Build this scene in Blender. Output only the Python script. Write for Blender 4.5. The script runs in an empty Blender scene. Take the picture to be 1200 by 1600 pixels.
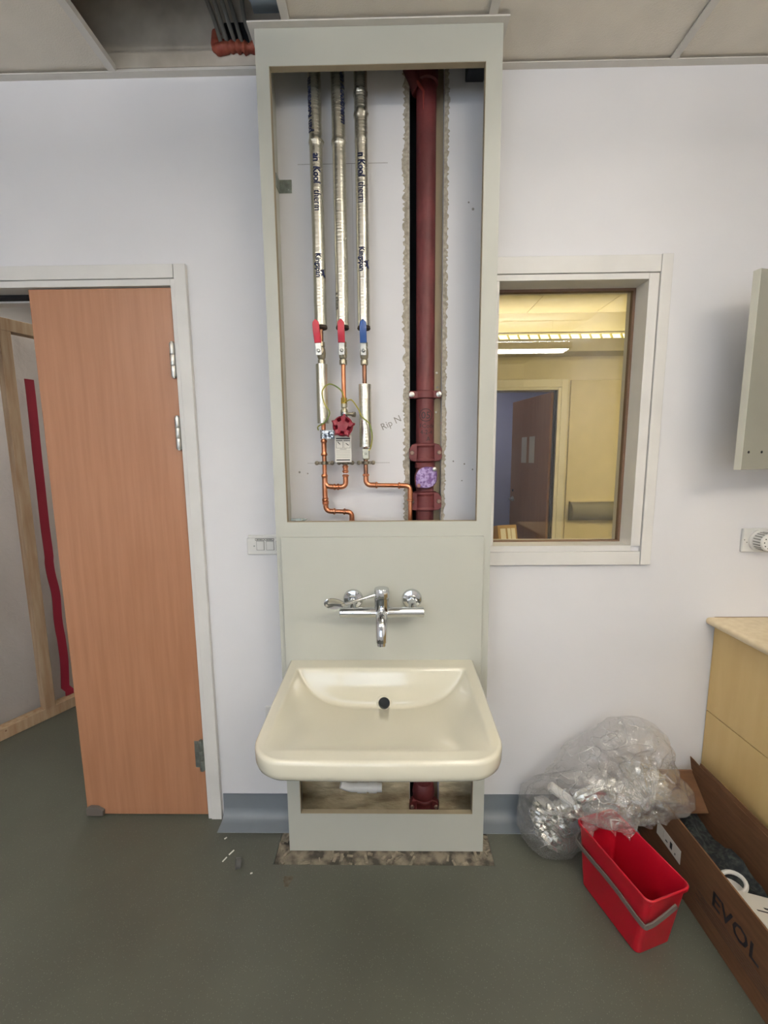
import bpy, bmesh, math, random
from mathutils import Vector, Matrix, noise
random.seed(7)
S = bpy.context.scene
C = S.collection

# ------------------------------------------------------------------ camera
F_PX, PITCH, YAW, ROLL = 645.08, 0.13084, 0.015055, -0.008854
cam_d = bpy.data.cameras.new('camera'); cam = bpy.data.objects.new('camera', cam_d); C.objects.link(cam)
cam_d.sensor_fit = 'VERTICAL'; cam_d.sensor_height = 36.0; cam_d.lens = 36.0 * F_PX / 1600.0
cam_d.clip_start = 0.02
fw = Vector((-math.sin(YAW) * math.cos(PITCH), math.cos(YAW) * math.cos(PITCH), -math.sin(PITCH)))
r0 = Vector((math.cos(YAW), math.sin(YAW), 0)); u0 = r0.cross(fw)
rt = r0 * math.cos(ROLL) + u0 * math.sin(ROLL); up = u0 * math.cos(ROLL) - r0 * math.sin(ROLL)
cm = Matrix((rt, up, -fw)).transposed().to_4x4(); cm.translation = (0, -1.51, 1.455)
cam.matrix_world = cm
S.camera = cam

# ------------------------------------------------------------------ world and exposure
W = bpy.data.worlds.new('sky'); S.world = W; W.use_nodes = True
W.node_tree.nodes['Background'].inputs[0].default_value = (0.72, 0.84, 1.0, 1)
W.node_tree.nodes['Background'].inputs[1].default_value = 3.2
S.view_settings.view_transform = 'Standard'; S.view_settings.look = 'None'
S.view_settings.gamma = 1.0; S.view_settings.use_curve_mapping = False
S.view_settings.exposure = 0.30
LAMP_MAIN, LAMP_KEY, LAMP_FILL, LAMP_B, LAMP_C = 5.0, 30.0, 19.0, 2.6, 15.0
WARM = (1.0, 0.95, 0.86)

# ------------------------------------------------------------------ materials
def lin(c):
    if isinstance(c, str): c = [int(c[i:i + 2], 16) / 255 for i in (0, 2, 4)]
    return tuple(((x + 0.055) / 1.055) ** 2.4 if x > 0.04045 else x / 12.92 for x in c) + (1.0,)
MATS = {}
def mat(name, col, rough=0.5, metal=0.0, col2=None, scale=8.0, stretch=(1, 1, 1), bump=0.0, bscale=60.0, bstretch=None,
        coat=0.0, spec=0.5, detail=4.0, lo=0.35, hi=0.65, emit=None, estr=0.0, trans=0.0, voronoi=None):
    if name in MATS: return MATS[name]
    m = bpy.data.materials.new(name); m.use_nodes = True; MATS[name] = m
    nt = m.node_tree; N = nt.nodes; L = nt.links; p = N['Principled BSDF']
    p.inputs['Base Color'].default_value = lin(col); p.inputs['Roughness'].default_value = rough
    p.inputs['Metallic'].default_value = metal; p.inputs['Coat Weight'].default_value = coat
    p.inputs['Specular IOR Level'].default_value = spec; p.inputs['Transmission Weight'].default_value = trans
    tc = N.new('ShaderNodeTexCoord')
    def mapped(st):
        mp = N.new('ShaderNodeMapping'); mp.inputs['Scale'].default_value = st
        L.new(tc.outputs['Object'], mp.inputs['Vector']); return mp.outputs[0]
    def nz(sc, st, det):
        n = N.new('ShaderNodeTexNoise'); n.inputs['Scale'].default_value = sc; n.inputs['Detail'].default_value = det
        L.new(mapped(st), n.inputs['Vector']); return n.outputs['Fac']
    c2 = col2 if col2 else None
    if c2 is None:
        c = lin(col); a = [x * 0.965 for x in c[:3]] + [1]; b = [min(1, x * 1.03) for x in c[:3]] + [1]
    else: a, b = lin(col), lin(c2)
    rp = N.new('ShaderNodeValToRGB'); rp.color_ramp.elements[0].position = lo; rp.color_ramp.elements[1].position = hi
    rp.color_ramp.elements[0].color = a; rp.color_ramp.elements[1].color = b
    L.new(nz(scale, stretch, detail), rp.inputs[0])
    out = rp.outputs[0]
    if voronoi:
        vc, vs, vt = voronoi
        v = N.new('ShaderNodeTexVoronoi'); v.inputs['Scale'].default_value = vs; L.new(mapped((1, 1, 1)), v.inputs['Vector'])
        lt = N.new('ShaderNodeMath'); lt.operation = 'LESS_THAN'; lt.inputs[1].default_value = vt; L.new(v.outputs['Distance'], lt.inputs[0])
        mx = N.new('ShaderNodeMix'); mx.data_type = 'RGBA'; L.new(lt.outputs[0], mx.inputs[0]); L.new(out, mx.inputs[6]); mx.inputs[7].default_value = lin(vc)
        out = mx.outputs[2]
    L.new(out, p.inputs['Base Color'])
    if bump:
        bp = N.new('ShaderNodeBump'); bp.inputs['Strength'].default_value = bump; bp.inputs['Distance'].default_value = 0.004
        L.new(nz(bscale, bstretch or stretch, 5.0), bp.inputs['Height']); L.new(bp.outputs[0], p.inputs['Normal'])
    if emit:
        p.inputs['Emission Color'].default_value = tuple(emit) + (1,); p.inputs['Emission Strength'].default_value = estr
    return m
def mix_plastic(name, col, clear, gloss_rough=0.15, bump=0.4, gl=0.25, crs=1.0):
    m = bpy.data.materials.new(name); m.use_nodes = True; MATS[name] = m
    nt = m.node_tree; N = nt.nodes; L = nt.links; N.clear()
    o = N.new('ShaderNodeOutputMaterial'); t = N.new('ShaderNodeBsdfTransparent'); d = N.new('ShaderNodeBsdfDiffuse'); tr = N.new('ShaderNodeBsdfTranslucent'); g = N.new('ShaderNodeBsdfGlossy')
    d.inputs[0].default_value = lin(col); tr.inputs[0].default_value = lin(col); g.inputs[0].default_value = (1, 1, 1, 1); g.inputs['Roughness'].default_value = gloss_rough
    t.inputs[0].default_value = (1, 1, 1, 1)
    tc = N.new('ShaderNodeTexCoord'); n = N.new('ShaderNodeTexNoise'); n.inputs['Scale'].default_value = 26; n.inputs['Detail'].default_value = 4; n.inputs['Distortion'].default_value = 1.2
    L.new(tc.outputs['Object'], n.inputs['Vector'])
    b = N.new('ShaderNodeBump'); b.inputs['Strength'].default_value = bump; b.inputs['Distance'].default_value = 0.012; L.new(n.outputs['Fac'], b.inputs['Height'])
    def crease(sc, lo_):
        n2 = N.new('ShaderNodeTexNoise'); n2.inputs['Scale'].default_value = sc; n2.inputs['Detail'].default_value = 1.5; n2.inputs['Distortion'].default_value = 0.6; L.new(tc.outputs['Object'], n2.inputs['Vector'])
        a_ = N.new('ShaderNodeMath'); a_.operation = 'SUBTRACT'; a_.inputs[1].default_value = 0.5; L.new(n2.outputs['Fac'], a_.inputs[0])
        c_ = N.new('ShaderNodeMath'); c_.operation = 'ABSOLUTE'; L.new(a_.outputs[0], c_.inputs[0])
        r_ = N.new('ShaderNodeMapRange'); r_.inputs[1].default_value = 0.0; r_.inputs[2].default_value = lo_; r_.inputs[3].default_value = 1.0; r_.inputs[4].default_value = 0.0; L.new(c_.outputs[0], r_.inputs[0]); return r_.outputs[0]
    mx_ = N.new('ShaderNodeMath'); mx_.operation = 'MAXIMUM'; L.new(crease(5.5, .012 * crs), mx_.inputs[0]); L.new(crease(12, .010 * crs), mx_.inputs[1])
    b2 = N.new('ShaderNodeBump'); b2.inputs['Strength'].default_value = bump * .7 * min(1, crs); b2.inputs['Distance'].default_value = 0.006; L.new(mx_.outputs[0], b2.inputs['Height']); L.new(b.outputs[0], b2.inputs['Normal']); b = b2
    for s in (g, d, tr): L.new(b.outputs[0], s.inputs['Normal'])
    dt = N.new('ShaderNodeMixShader'); dt.inputs[0].default_value = 0.5; L.new(d.outputs[0], dt.inputs[1]); L.new(tr.outputs[0], dt.inputs[2])
    m1 = N.new('ShaderNodeMixShader'); cl_ = N.new('ShaderNodeMapRange'); cl_.inputs[3].default_value = clear; cl_.inputs[4].default_value = max(0, clear - .22 * min(1, crs)); L.new(mx_.outputs[0], cl_.inputs[0]); L.new(cl_.outputs[0], m1.inputs[0]); L.new(dt.outputs[0], m1.inputs[1]); L.new(t.outputs[0], m1.inputs[2])
    fr = N.new('ShaderNodeLayerWeight'); fr.inputs[0].default_value = 0.25; L.new(b.outputs[0], fr.inputs['Normal'])
    ml = N.new('ShaderNodeMath'); ml.operation = 'MULTIPLY_ADD'; ml.use_clamp = True; ml.inputs[1].default_value = 0.45; ml.inputs[2].default_value = gl; L.new(fr.outputs['Facing'], ml.inputs[0])
    m2 = N.new('ShaderNodeMixShader'); L.new(ml.outputs[0], m2.inputs[0]); L.new(m1.outputs[0], m2.inputs[1]); L.new(g.outputs[0], m2.inputs[2])
    L.new(m2.outputs[0], o.inputs[0]); return m

M_wall = mat('white_wall_paint', 'dcdbdd', 0.75, bump=0.05, bscale=180, scale=1.5)
M_wallB = mat('cream_wall_paint', 'd8d2c0', 0.75, bump=0.05, bscale=180)
M_blue = mat('lilac_wall_paint', '8f8fa6', 0.75)
M_void = mat('bare_plaster_void', 'd2cabc', 0.9, col2='a89f91', scale=5, bump=0.3, bscale=30)
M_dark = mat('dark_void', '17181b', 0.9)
M_slab = mat('dark_concrete_soffit', '4a4845', 0.95, bump=0.2)
M_floor = mat('grey_vinyl', '4a4b43', 0.42, col2='4f5148', scale=3, bump=0.03, bscale=400, voronoi=('65675d', 150, 0.16), spec=0.4)
M_skirt = mat('blue_grey_vinyl', '6f767d', 0.45)
M_conc = mat('raw_concrete_adhesive', '3b3730', 0.9, col2='7f7667', scale=22, lo=0.42, hi=0.62, bump=0.9, bscale=45, detail=8)
M_tile = mat('mineral_ceiling_tile', 'dbd4c8', 0.9, bump=0.25, bscale=260)
M_tbar = mat('white_tbar', 'cfcbc4', 0.5)
M_ips = mat('grey_laminate', 'b3b4ab', 0.45, scale=2)
M_ipsedge = mat('board_cut_edge', '9c9078', 0.7, scale=30)
M_trimw = mat('white_gloss_paint', 'd6d4d0', 0.4)
M_ceram = mat('vitreous_china', 'cfcbb9', 0.09, coat=0.6, scale=1.5)
M_chrome = mat('chrome', 'd4d6d8', 0.06, 1.0)
M_galv = mat('galvanised_steel', '8f968f', 0.4, 0.9, col2='a5aca5', scale=60)
M_steel = mat('brushed_steel', 'b9b8b2', 0.3, 1.0)
M_foil = mat('aluminium_foil', 'd7d4c8', 0.27, 0.95, bump=0.35, bscale=22, bstretch=(1, 1, 9))
M_foilc = mat('crumpled_foil', 'd9d8d2', 0.25, 0.9, bump=0.8, bscale=40)
M_tape = mat('foil_tape', 'c9cccd', 0.25, 0.8, col2='4a4f55', scale=130, lo=.45, hi=.55, bump=0.9, bscale=90)
M_phen = mat('phenolic_foam', '3d332c', 0.95)
M_copper = mat('bright_copper', 'c98a68', 0.3, 1.0, col2='b9744f', scale=25)
M_copper2 = mat('tarnished_copper', '9a705a', 0.45, 1.0, col2='7c5a49', scale=20)
M_brass = mat('dull_brass', 'a59f8c', 0.35, 0.9)
M_redlev = mat('red_plastic', 'b3263a', 0.4)
M_bluelev = mat('blue_plastic', '234b8c', 0.4)
M_wheel = mat('red_handwheel', '7d1628', 0.45)
M_iron = mat('red_oxide_cast_iron', '501b1d', 0.55, col2='622729', scale=14, bump=0.25, bscale=60)
M_purple = mat('purple_scuffed_cap', '61427a', 0.6, col2='ab98c4', scale=120, lo=0.4, hi=0.6, bump=0.3)
M_plaster = mat('torn_plaster', '8f887b', 0.95, col2='b3ab9c', scale=90, bump=0.3, bscale=120)
M_stud = mat('dusty_stud', 'a3957c', 0.9)
M_black = mat('black_ink', '1a1a1e', 0.7)
M_blueink = mat('dark_blue_print', '101c42', 0.8)
M_pencil = mat('pencil', '908c87', 0.9)
M_white = mat('white_plastic', 'd7d6d2', 0.35)
M_whitegap = mat('grey_plastic_gap', '84837f', 0.6)
M_wirey = mat('green_yellow_wire', '5e7c35', 0.5, col2='a89a3a', scale=12, stretch=(1, 1, 1))
M_beech = mat('beech_veneer', 'a47659', 0.4, col2='9a6c4f', scale=5, stretch=(9, 9, 0.5), detail=6, bump=0.04, bscale=20)
M_beechedge = mat('beech_lipping', '9c6b49', 0.5)
M_pine = mat('sawn_pine', 'ab957a', 0.7, col2='97795c', scale=6, stretch=(8, 8, 0.7), voronoi=('7a5a40', 7, 0.035))
M_sheet = mix_plastic('milky_sheet', 'ddd5cf', 0.2, 0.35, 0.25, 0.02, 0.001)
M_bag = mix_plastic('clear_bag_plastic', 'e6e4e0', 0.84, 0.12, 0.6, 0.05)
M_zip = mat('red_zip_tape', '8e1d33', 0.55)
M_bucket = mat('red_bucket_plastic', 'a30d21', 0.35, scale=3)
M_strap = mat('grey_strap_plastic', '5d5650', 0.55)
M_card = mat('brown_cardboard', '573920', 0.85, col2='634227', scale=12, stretch=(1, 1, 6))
M_cardin = mat('dark_cardboard_inside', '6d5140', 0.9)
M_cardsl = mat('faded_print', '4b3626', 0.85)
M_yellow = mat('pale_maple_laminate', 'ceb27a', 0.45, col2='c8aa72', scale=3, stretch=(1, 6, 1))
M_worktop = mat('cream_worktop', 'dccbaa', 0.4, col2='d2bf9c', scale=40)
M_cup = mat('pale_grey_laminate', 'b9b8b0', 0.4)
M_paper = mat('white_paper', 'd6d3cb', 0.8)
M_cloth = mat('black_speckled_fabric', '15181d', 0.9, col2='3c4440', scale=70, lo=0.45, hi=0.75, bump=0.8, bscale=40)
M_grey = mat('grey_vinyl_pad', '77756d', 0.5)
M_panelB = mat('beige_board', 'cfc6ac', 0.6)
M_rough = mat('stained_rough_plaster', '6b5a44', 0.95, col2='c5b899', scale=6, stretch=(1, 1, 2.5), detail=8, bump=0.9, bscale=35, lo=0.3, hi=0.6)
M_mastic = mat('red_firestop_mastic', '8c3b2c', 0.6, col2='a2553f', scale=30, bump=0.6)
M_cable = mat('grey_cable', '77746c', 0.55)
M_glass = None
def glass():
    m = bpy.data.materials.new('window_glass'); m.use_nodes = True; nt = m.node_tree; N = nt.nodes; L = nt.links; N.clear()
    o = N.new('ShaderNodeOutputMaterial'); t = N.new('ShaderNodeBsdfTransparent'); g = N.new('ShaderNodeBsdfGlossy'); g.inputs['Roughness'].default_value = 0.01
    t.inputs[0].default_value = (0.9, 0.9, 0.87, 1); f = N.new('ShaderNodeFresnel'); f.inputs[0].default_value = 1.8
    ge = N.new('ShaderNodeNewGeometry'); k = N.new('ShaderNodeMath'); k.operation = 'SUBTRACT'; k.inputs[0].default_value = 1.0; L.new(ge.outputs['Backfacing'], k.inputs[1])
    q = N.new('ShaderNodeMath'); q.operation = 'MULTIPLY'; L.new(f.outputs[0], q.inputs[0]); L.new(k.outputs[0], q.inputs[1])
    x = N.new('ShaderNodeMixShader'); L.new(q.outputs[0], x.inputs[0]); L.new(t.outputs[0], x.inputs[1]); L.new(g.outputs[0], x.inputs[2]); L.new(x.outputs[0], o.inputs[0]); return m
M_glass = glass()

# ------------------------------------------------------------------ helpers
ORG = {}
def org(o): return ORG.get(o.name, Vector((0, 0, 0))) if o else Vector((0, 0, 0))
class MB:
    def __init__(s): s.v = []; s.f = []
    def add(s, vs, fs):
        n = len(s.v); s.v += [Vector(v) for v in vs]; s.f += [tuple(i + n for i in f) for f in fs]; return s
    def box(s, x0, x1, y0, y1, z0, z1):
        return s.add([(x0, y0, z0), (x1, y0, z0), (x1, y1, z0), (x0, y1, z0), (x0, y0, z1), (x1, y0, z1), (x1, y1, z1), (x0, y1, z1)],
                     [(0, 3, 2, 1), (4, 5, 6, 7), (0, 1, 5, 4), (1, 2, 6, 5), (2, 3, 7, 6), (3, 0, 4, 7)])
    def obox(s, c, ax, ay, az, hx, hy, hz):
        c = Vector(c); ax, ay, az = (Vector(a).normalized() for a in (ax, ay, az)); b = MB().box(-hx, hx, -hy, hy, -hz, hz)
        return s.add([c + ax * v.x + ay * v.y + az * v.z for v in b.v], b.f)
    def tube(s, pts, r, seg=12, caps=True):
        pts = [Vector(p) for p in pts]; n = len(pts); rs = r if isinstance(r, (list, tuple)) else [r] * n
        t0 = (pts[1] - pts[0]).normalized(); ref = Vector((0, 0, 1)) if abs(t0.z) < 0.9 else Vector((1, 0, 0))
        u = t0.cross(ref).normalized(); vs = []
        for i, p in enumerate(pts):
            t = ((pts[min(i + 1, n - 1)] - p).normalized() + (p - pts[max(i - 1, 0)]).normalized())
            t = t.normalized() if t.length > 1e-6 else t0
            u = (u - t * u.dot(t)).normalized(); w = t.cross(u)
            for k in range(seg):
                a = 2 * math.pi * k / seg; vs.append(p + (u * math.cos(a) + w * math.sin(a)) * rs[i])
        fs = [(i * seg + k, i * seg + (k + 1) % seg, (i + 1) * seg + (k + 1) % seg, (i + 1) * seg + k) for i in range(n - 1) for k in range(seg)]
        if caps: fs += [tuple(range(seg))[::-1], tuple((n - 1) * seg + k for k in range(seg))]
        return s.add(vs, fs)
    def lathe(s, prof, c, axis=(0, 0, 1), seg=24):
        c = Vector(c); a = Vector(axis).normalized(); return s.tube([c + a * (h + i * 1e-7) for i, (r, h) in enumerate(prof)], [max(r, 1e-5) for r, h in prof], seg) if False else s._lathe(prof, c, a, seg)
    def _lathe(s, prof, c, a, seg):
        ref = Vector((0, 0, 1)) if abs(a.z) < 0.9 else Vector((1, 0, 0)); u = a.cross(ref).normalized(); w = a.cross(u); vs = []; n = len(prof)
        for r, h in prof:
            for k in range(seg):
                t = 2 * math.pi * k / seg; vs.append(c + a * h + (u * math.cos(t) + w * math.sin(t)) * max(r, 1e-5))
        fs = [(i * seg + k, i * seg + (k + 1) % seg, (i + 1) * seg + (k + 1) % seg, (i + 1) * seg + k) for i in range(n - 1) for k in range(seg)]
        fs += [tuple(range(seg))[::-1], tuple((n - 1) * seg + k for k in range(seg))]
        return s.add(vs, fs)
    def prism(s, poly, f0, f1):
        # poly: list of 2d points, f0/f1: functions 2d -> 3d for the two caps
        n = len(poly); vs = [f0(p) for p in poly] + [f1(p) for p in poly]
        return s.add(vs, [tuple(range(n)), tuple(range(2 * n - 1, n - 1, -1))] + [(i, i + n, (i + 1) % n + n, (i + 1) % n) for i in range(n)])
    def build(s, name, m, parent=None, bevel=0.0, kind=None, angle=35, seg=2):
        o0 = org(parent); me = bpy.data.meshes.new(name); me.from_pydata([tuple(v - o0) for v in s.v], [], s.f)
        bm = bmesh.new(); bm.from_mesh(me); bmesh.ops.recalc_face_normals(bm, faces=bm.faces)
        bm.to_mesh(me); bm.free()
        me.polygons.foreach_set('use_smooth', [True] * len(me.polygons)); me.set_sharp_from_angle(angle=math.radians(angle))
        me.materials.append(m); o = bpy.data.objects.new(name, me); C.objects.link(o)
        if parent: o.parent = parent
        ORG[o.name] = Vector(o0)
        if bevel:
            b = o.modifiers.new('bevel', 'BEVEL'); b.width = bevel; b.segments = seg; b.limit_method = 'ANGLE'; b.angle_limit = math.radians(40); b.harden_normals = False
        if kind: o['kind'] = kind
        return o
def tag(o, label, cat, group=None):
    o['label'] = label; o['category'] = cat
    if group: o['group'] = group
    return o
def thing(name, loc, label=None, cat=None, group=None, kind=None):
    o = bpy.data.objects.new(name, None); C.objects.link(o); o.location = loc; o.empty_display_size = 0.05; ORG[o.name] = Vector(loc)
    if label: tag(o, label, cat, group)
    if kind: o['kind'] = kind
    return o
def fillet(pts, r, n=6):
    pts = [Vector(p) for p in pts]; out = [pts[0]]
    for a, b, c in zip(pts, pts[1:], pts[2:]):
        d1 = (a - b).normalized(); d2 = (c - b).normalized(); p1 = b + d1 * r; p2 = b + d2 * r
        for i in range(n + 1):
            t = i / n; out.append(p1 * (1 - t) ** 2 + b * 2 * t * (1 - t) + p2 * t * t)
    return out + [pts[-1]]
def smooth_path(pts, n=8):
    pts = [Vector(p) for p in pts]; P = [pts[0]] + pts + [pts[-1]]; out = []
    for i in range(1, len(P) - 2):
        for k in range(n):
            t = k / n; a, b, c, d = P[i - 1], P[i], P[i + 1], P[i + 2]
            out.append(0.5 * ((2 * b) + (c - a) * t + (2 * a - 5 * b + 4 * c - d) * t * t + (3 * b - a - 3 * c + d) * t ** 3))
    return out + [pts[-1]]
def text_polys(body, size, bold=False):
    cu = bpy.data.curves.new('t', 'FONT'); cu.body = body; cu.size = size; cu.resolution_u = 2
    if bold: cu.offset = size * 0.02
    ob = bpy.data.objects.new('t', cu); C.objects.link(ob); bpy.context.view_layer.update()
    me = bpy.data.meshes.new_from_object(ob.evaluated_get(bpy.context.evaluated_depsgraph_get()))
    bm = bmesh.new(); bm.from_mesh(me); bmesh.ops.triangulate(bm, faces=bm.faces)
    bmesh.ops.remove_doubles(bm, verts=bm.verts, dist=1e-5)
    vs = [(v.co.x, v.co.y) for v in bm.verts]; fs = [tuple(v.index for v in f.verts) for f in bm.faces]; bm.free()
    bpy.data.objects.remove(ob); bpy.data.meshes.remove(me); bpy.data.curves.remove(cu)
    w = max(x for x, y in vs); return vs, fs, w
def subdiv(vs, fs, maxlen):
    bm = bmesh.new(); bv = [bm.verts.new((x, y, 0)) for x, y in vs]
    for f in fs:
        try: bm.faces.new([bv[i] for i in f])
        except ValueError: pass
    for _ in range(3):
        e = [e for e in bm.edges if e.calc_length() > maxlen]
        if not e: break
        bmesh.ops.subdivide_edges(bm, edges=e, cuts=1); bmesh.ops.triangulate(bm, faces=bm.faces)
    bm.verts.index_update(); out = [(v.co.x, v.co.y) for v in bm.verts], [tuple(v.index for v in f.verts) for f in bm.faces]; bm.free(); return out
def text_on(name, body, size, m, parent, fn, bold=False, sub=None):
    vs, fs, w = text_polys(body, size, bold)
    if sub: vs, fs = subdiv(vs, fs, sub)
    mb = MB().add([fn(x, y) for x, y in vs], fs); return mb.build(name, m, parent)
def wrap(cx, cy, r, a0, z0, down=True):
    # text running along a vertical pipe: x of the text along z, y of the text around the pipe (angle 0 faces the room)
    def fn(x, y):
        y *= 1.35; a = a0 + (y / r if down else -y / r)
        return (cx + r * math.sin(a), cy - r * math.cos(a), z0 - x if down else z0 + x)
    return fn

# ================================================================== SETTING
ZC, VT = 2.691, 3.3          # ceiling height, top of the void
XL, XR, YR = -2.75, 1.84, -4.2
WT = 0.12
# --- floor: vinyl with a cut-out round the service panel
fl = MB()
CX0, CX1, CY0, CY1 = -0.431, 0.368, -0.202, -0.02
fl.box(XL, CX0, YR, 0.0, -0.02, 0).box(CX1, XR, YR, 0.0, -0.02, 0).box(CX0, CX1, YR, CY0, -0.02, 0)
fl.box(XL, XR, WT, 2.42, -0.02, 0).box(-2.16, -0.752, 0, WT, -0.02, 0)
fl.box(XR, 3.2, WT, 2.42, -0.02, 0)
floor = fl.build('floor', M_floor, kind='structure')
cc = MB().box(CX0 - 0.01, CX1 + 0.01, CY0 - 0.01, 0.11, -0.03, -0.006)
cc.build('subfloor', M_conc, kind='structure', parent=floor)
rr = random.Random(3); fr = MB()
for i in range(46):   # ragged scraps of old adhesive standing in the cut-out
    x = rr.uniform(CX0 + .01, CX1 - .01); y = rr.uniform(CY0 + .005, -.155)
    if i % 3 == 0: x = rr.choice([rr.uniform(CX0 + .005, -.39), rr.uniform(.338, CX1 - .005)]); y = rr.uniform(CY0, -.04)
    a = rr.uniform(0, 3.1); l = rr.uniform(.006, .022); w = rr.uniform(.002, .006)
    fr.obox((x, y, -.0045), (math.cos(a), math.sin(a), rr.uniform(-.1, .1)), (-math.sin(a), math.cos(a), 0), (0, 0, 1), l, w, rr.uniform(.0015, .003))
s_ = fr.build('adhesive_scraps', mat('old_adhesive', '6a6255', .9, col2='8f8675', scale=40), parent=floor); s_['kind'] = 'stuff'

# --- back wall with openings: door, window, pipe chase
DX0, DX1, DZ = -2.16, -0.752, 2.05
WX0, WX1, WZ0, WZ1 = 0.345, 0.915, 1.126, 2.066
KX0, KX1 = 0.072, 0.186
wb = MB()
wb.box(XL, DX0, 0, WT, 0, VT).box(DX0, DX1, 0, WT, DZ, VT).box(DX1, KX0, 0, WT, -0.03, VT)
wb.box(KX1, WX0, 0, WT, -0.03, VT).box(WX0, WX1, 0, WT, -0.03, WZ0).box(WX0, WX1, 0, WT, WZ1, VT).box(WX1, 3.2, 0, WT, -0.03, VT)
wall_back = wb.build('wall_back', M_wall, kind='structure')
ch = MB().box(KX0, KX1, WT - 0.006, WT, -0.03, VT); ch.build('chase_shade_back', M_dark, wall_back)  # dark lining puts the shade of the deep chase into colour
ch = MB().box(KX0, KX0 + .003, 0.004, WT - .006, -0.03, VT); ch.build('chase_shade_side', M_dark, wall_back)  # same dark lining, shade painted on the left cheek
ch = MB().box(0.156, KX1, 0.028, 0.075, -0.0, VT); ch.build('chase_stud', M_stud, wall_back)
rr = random.Random(11)
for side in (0, 1):   # torn plaster edges of the chase
    pts = []; z = 0.2
    while z < VT:
        w = .020 + rr.uniform(-.006, .006) + .005 * noise.noise((z * 6, side * 5, 0)); pts.append((w, z)); z += rr.uniform(.003, .009)
    mb = MB(); n = len(pts)
    for i, (w, z) in enumerate(pts):
        if side == 0: xi, xo = KX0 - .0005, KX0 - w
        else: xi, xo = KX1 + .0005, KX1 + w * .75
        t = rr.uniform(.0002, .0006)
        mb.v += [Vector((xi, -.0015 - t * .3, z)), Vector(((xi * .4 + xo * .6), -.001 - t, z)), Vector((xo, -.0004, z)), Vector((xi, .003, z))]
    for i in range(n - 1):
        a = i * 4; b = a + 4
        mb.f += [(a, a + 1, b + 1, b), (a + 1, a + 2, b + 2, b + 1), (a, b, b + 3, a + 3)]
    mb.build('torn_plaster_edge', M_plaster, wall_back, angle=20)
for xa_, xb_ in ((-0.362, KX0 - .002), (KX1 + .002, .316)):
    rp = MB(); nx, nz_ = 60, 26
    for j in range(nz_ + 1):
        for i in range(nx + 1):
            x = xa_ + (xb_ - xa_) * i / nx; z = -0.004 + 0.5 * j / nz_
            d = 0.006 + 0.014 * abs(noise.noise((x * 9, z * 22, 1.3))) + (.02 * max(0, .13 - z) / .13) * (0.6 + noise.noise((x * 7, 2, z * 6)))
            rp.v.append(Vector((x, -max(d, .001), z)))
    rp.f = [(j * (nx + 1) + i, j * (nx + 1) + i + 1, (j + 1) * (nx + 1) + i + 1, (j + 1) * (nx + 1) + i) for j in range(nz_) for i in range(nx)]
    rp.build('rough_plaster_patch', M_rough, wall_back)
# --- other walls
MB().box(XR, XR + WT, YR, 0, -0.03, VT).build('wall_right', M_wall, kind='structure')
MB().box(XL - WT, XL, YR, 2.54, -0.03, VT).build('wall_left', M_wall, kind='structure')
rw = MB(); RX0, RX1, RZ0, RZ1 = -2.3, 0.2, 0.95, 2.25
rw.box(XL, RX0, YR - WT, YR, -.03, VT).box(RX1, XR, YR - WT, YR, -.03, VT).box(RX0, RX1, YR - WT, YR, -.03, RZ0).box(RX0, RX1, YR - WT, YR, RZ1, VT)
rw.build('wall_rear', M_wall, kind='structure')
w2 = thing('window_2', (RX0, YR, RZ0), kind='structure')
for k in range(4):
    x = RX0 + (RX1 - RX0) * k / 3; MB().box(x - .03, x + .03, YR - .09, YR - .03, RZ0, RZ1).build('mullion', M_trimw, w2, bevel=.003)
for z in (RZ0, RZ1): MB().box(RX0 - .03, RX1 + .03, YR - .09, YR - .03, z - .03, z + .03).build('rail', M_trimw, w2, bevel=.003)
# rooms beyond the back wall
YB = 2.3
BX0, BX1 = 0.92, 1.50      # doorway in the far wall of the room behind the window
fb = MB().box(-0.1, BX0, YB, YB + WT, -.03, VT).box(BX1, 3.2, YB, YB + WT, -.03, VT).box(BX0, BX1, YB, YB + WT, 2.06, VT)
fb.build('wall_far', M_wallB, kind='structure')
MB().box(XL, -0.1, YB, YB + WT, -.03, VT).build('wall_far_left', M_wall, kind='structure')
MB().box(-0.1, 0.0, WT, YB, -.03, VT).build('wall_partition', M_wallB, kind='structure')
MB().box(3.2, 3.3, 0, 4.6, -.03, VT).build('wall_far_right', M_wallB, kind='structure')
MB().box(0.2, 3.2, 4.5, 4.6, -.03, VT).build('wall_corridor', M_blue, kind='structure')
MB().box(0.1, 0.2, YB + WT, 4.6, -.03, VT).build('wall_corridor_end', M_blue, kind='structure')
MB().box(0.2, 3.2, YB, 4.5, -.03, 0).build('floor_corridor', M_floor, kind='structure')
MB().box(0.1, 3.3, YB + WT, 4.6, 2.7, 2.75).build('ceiling_corridor', M_tile, kind='structure')

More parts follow.
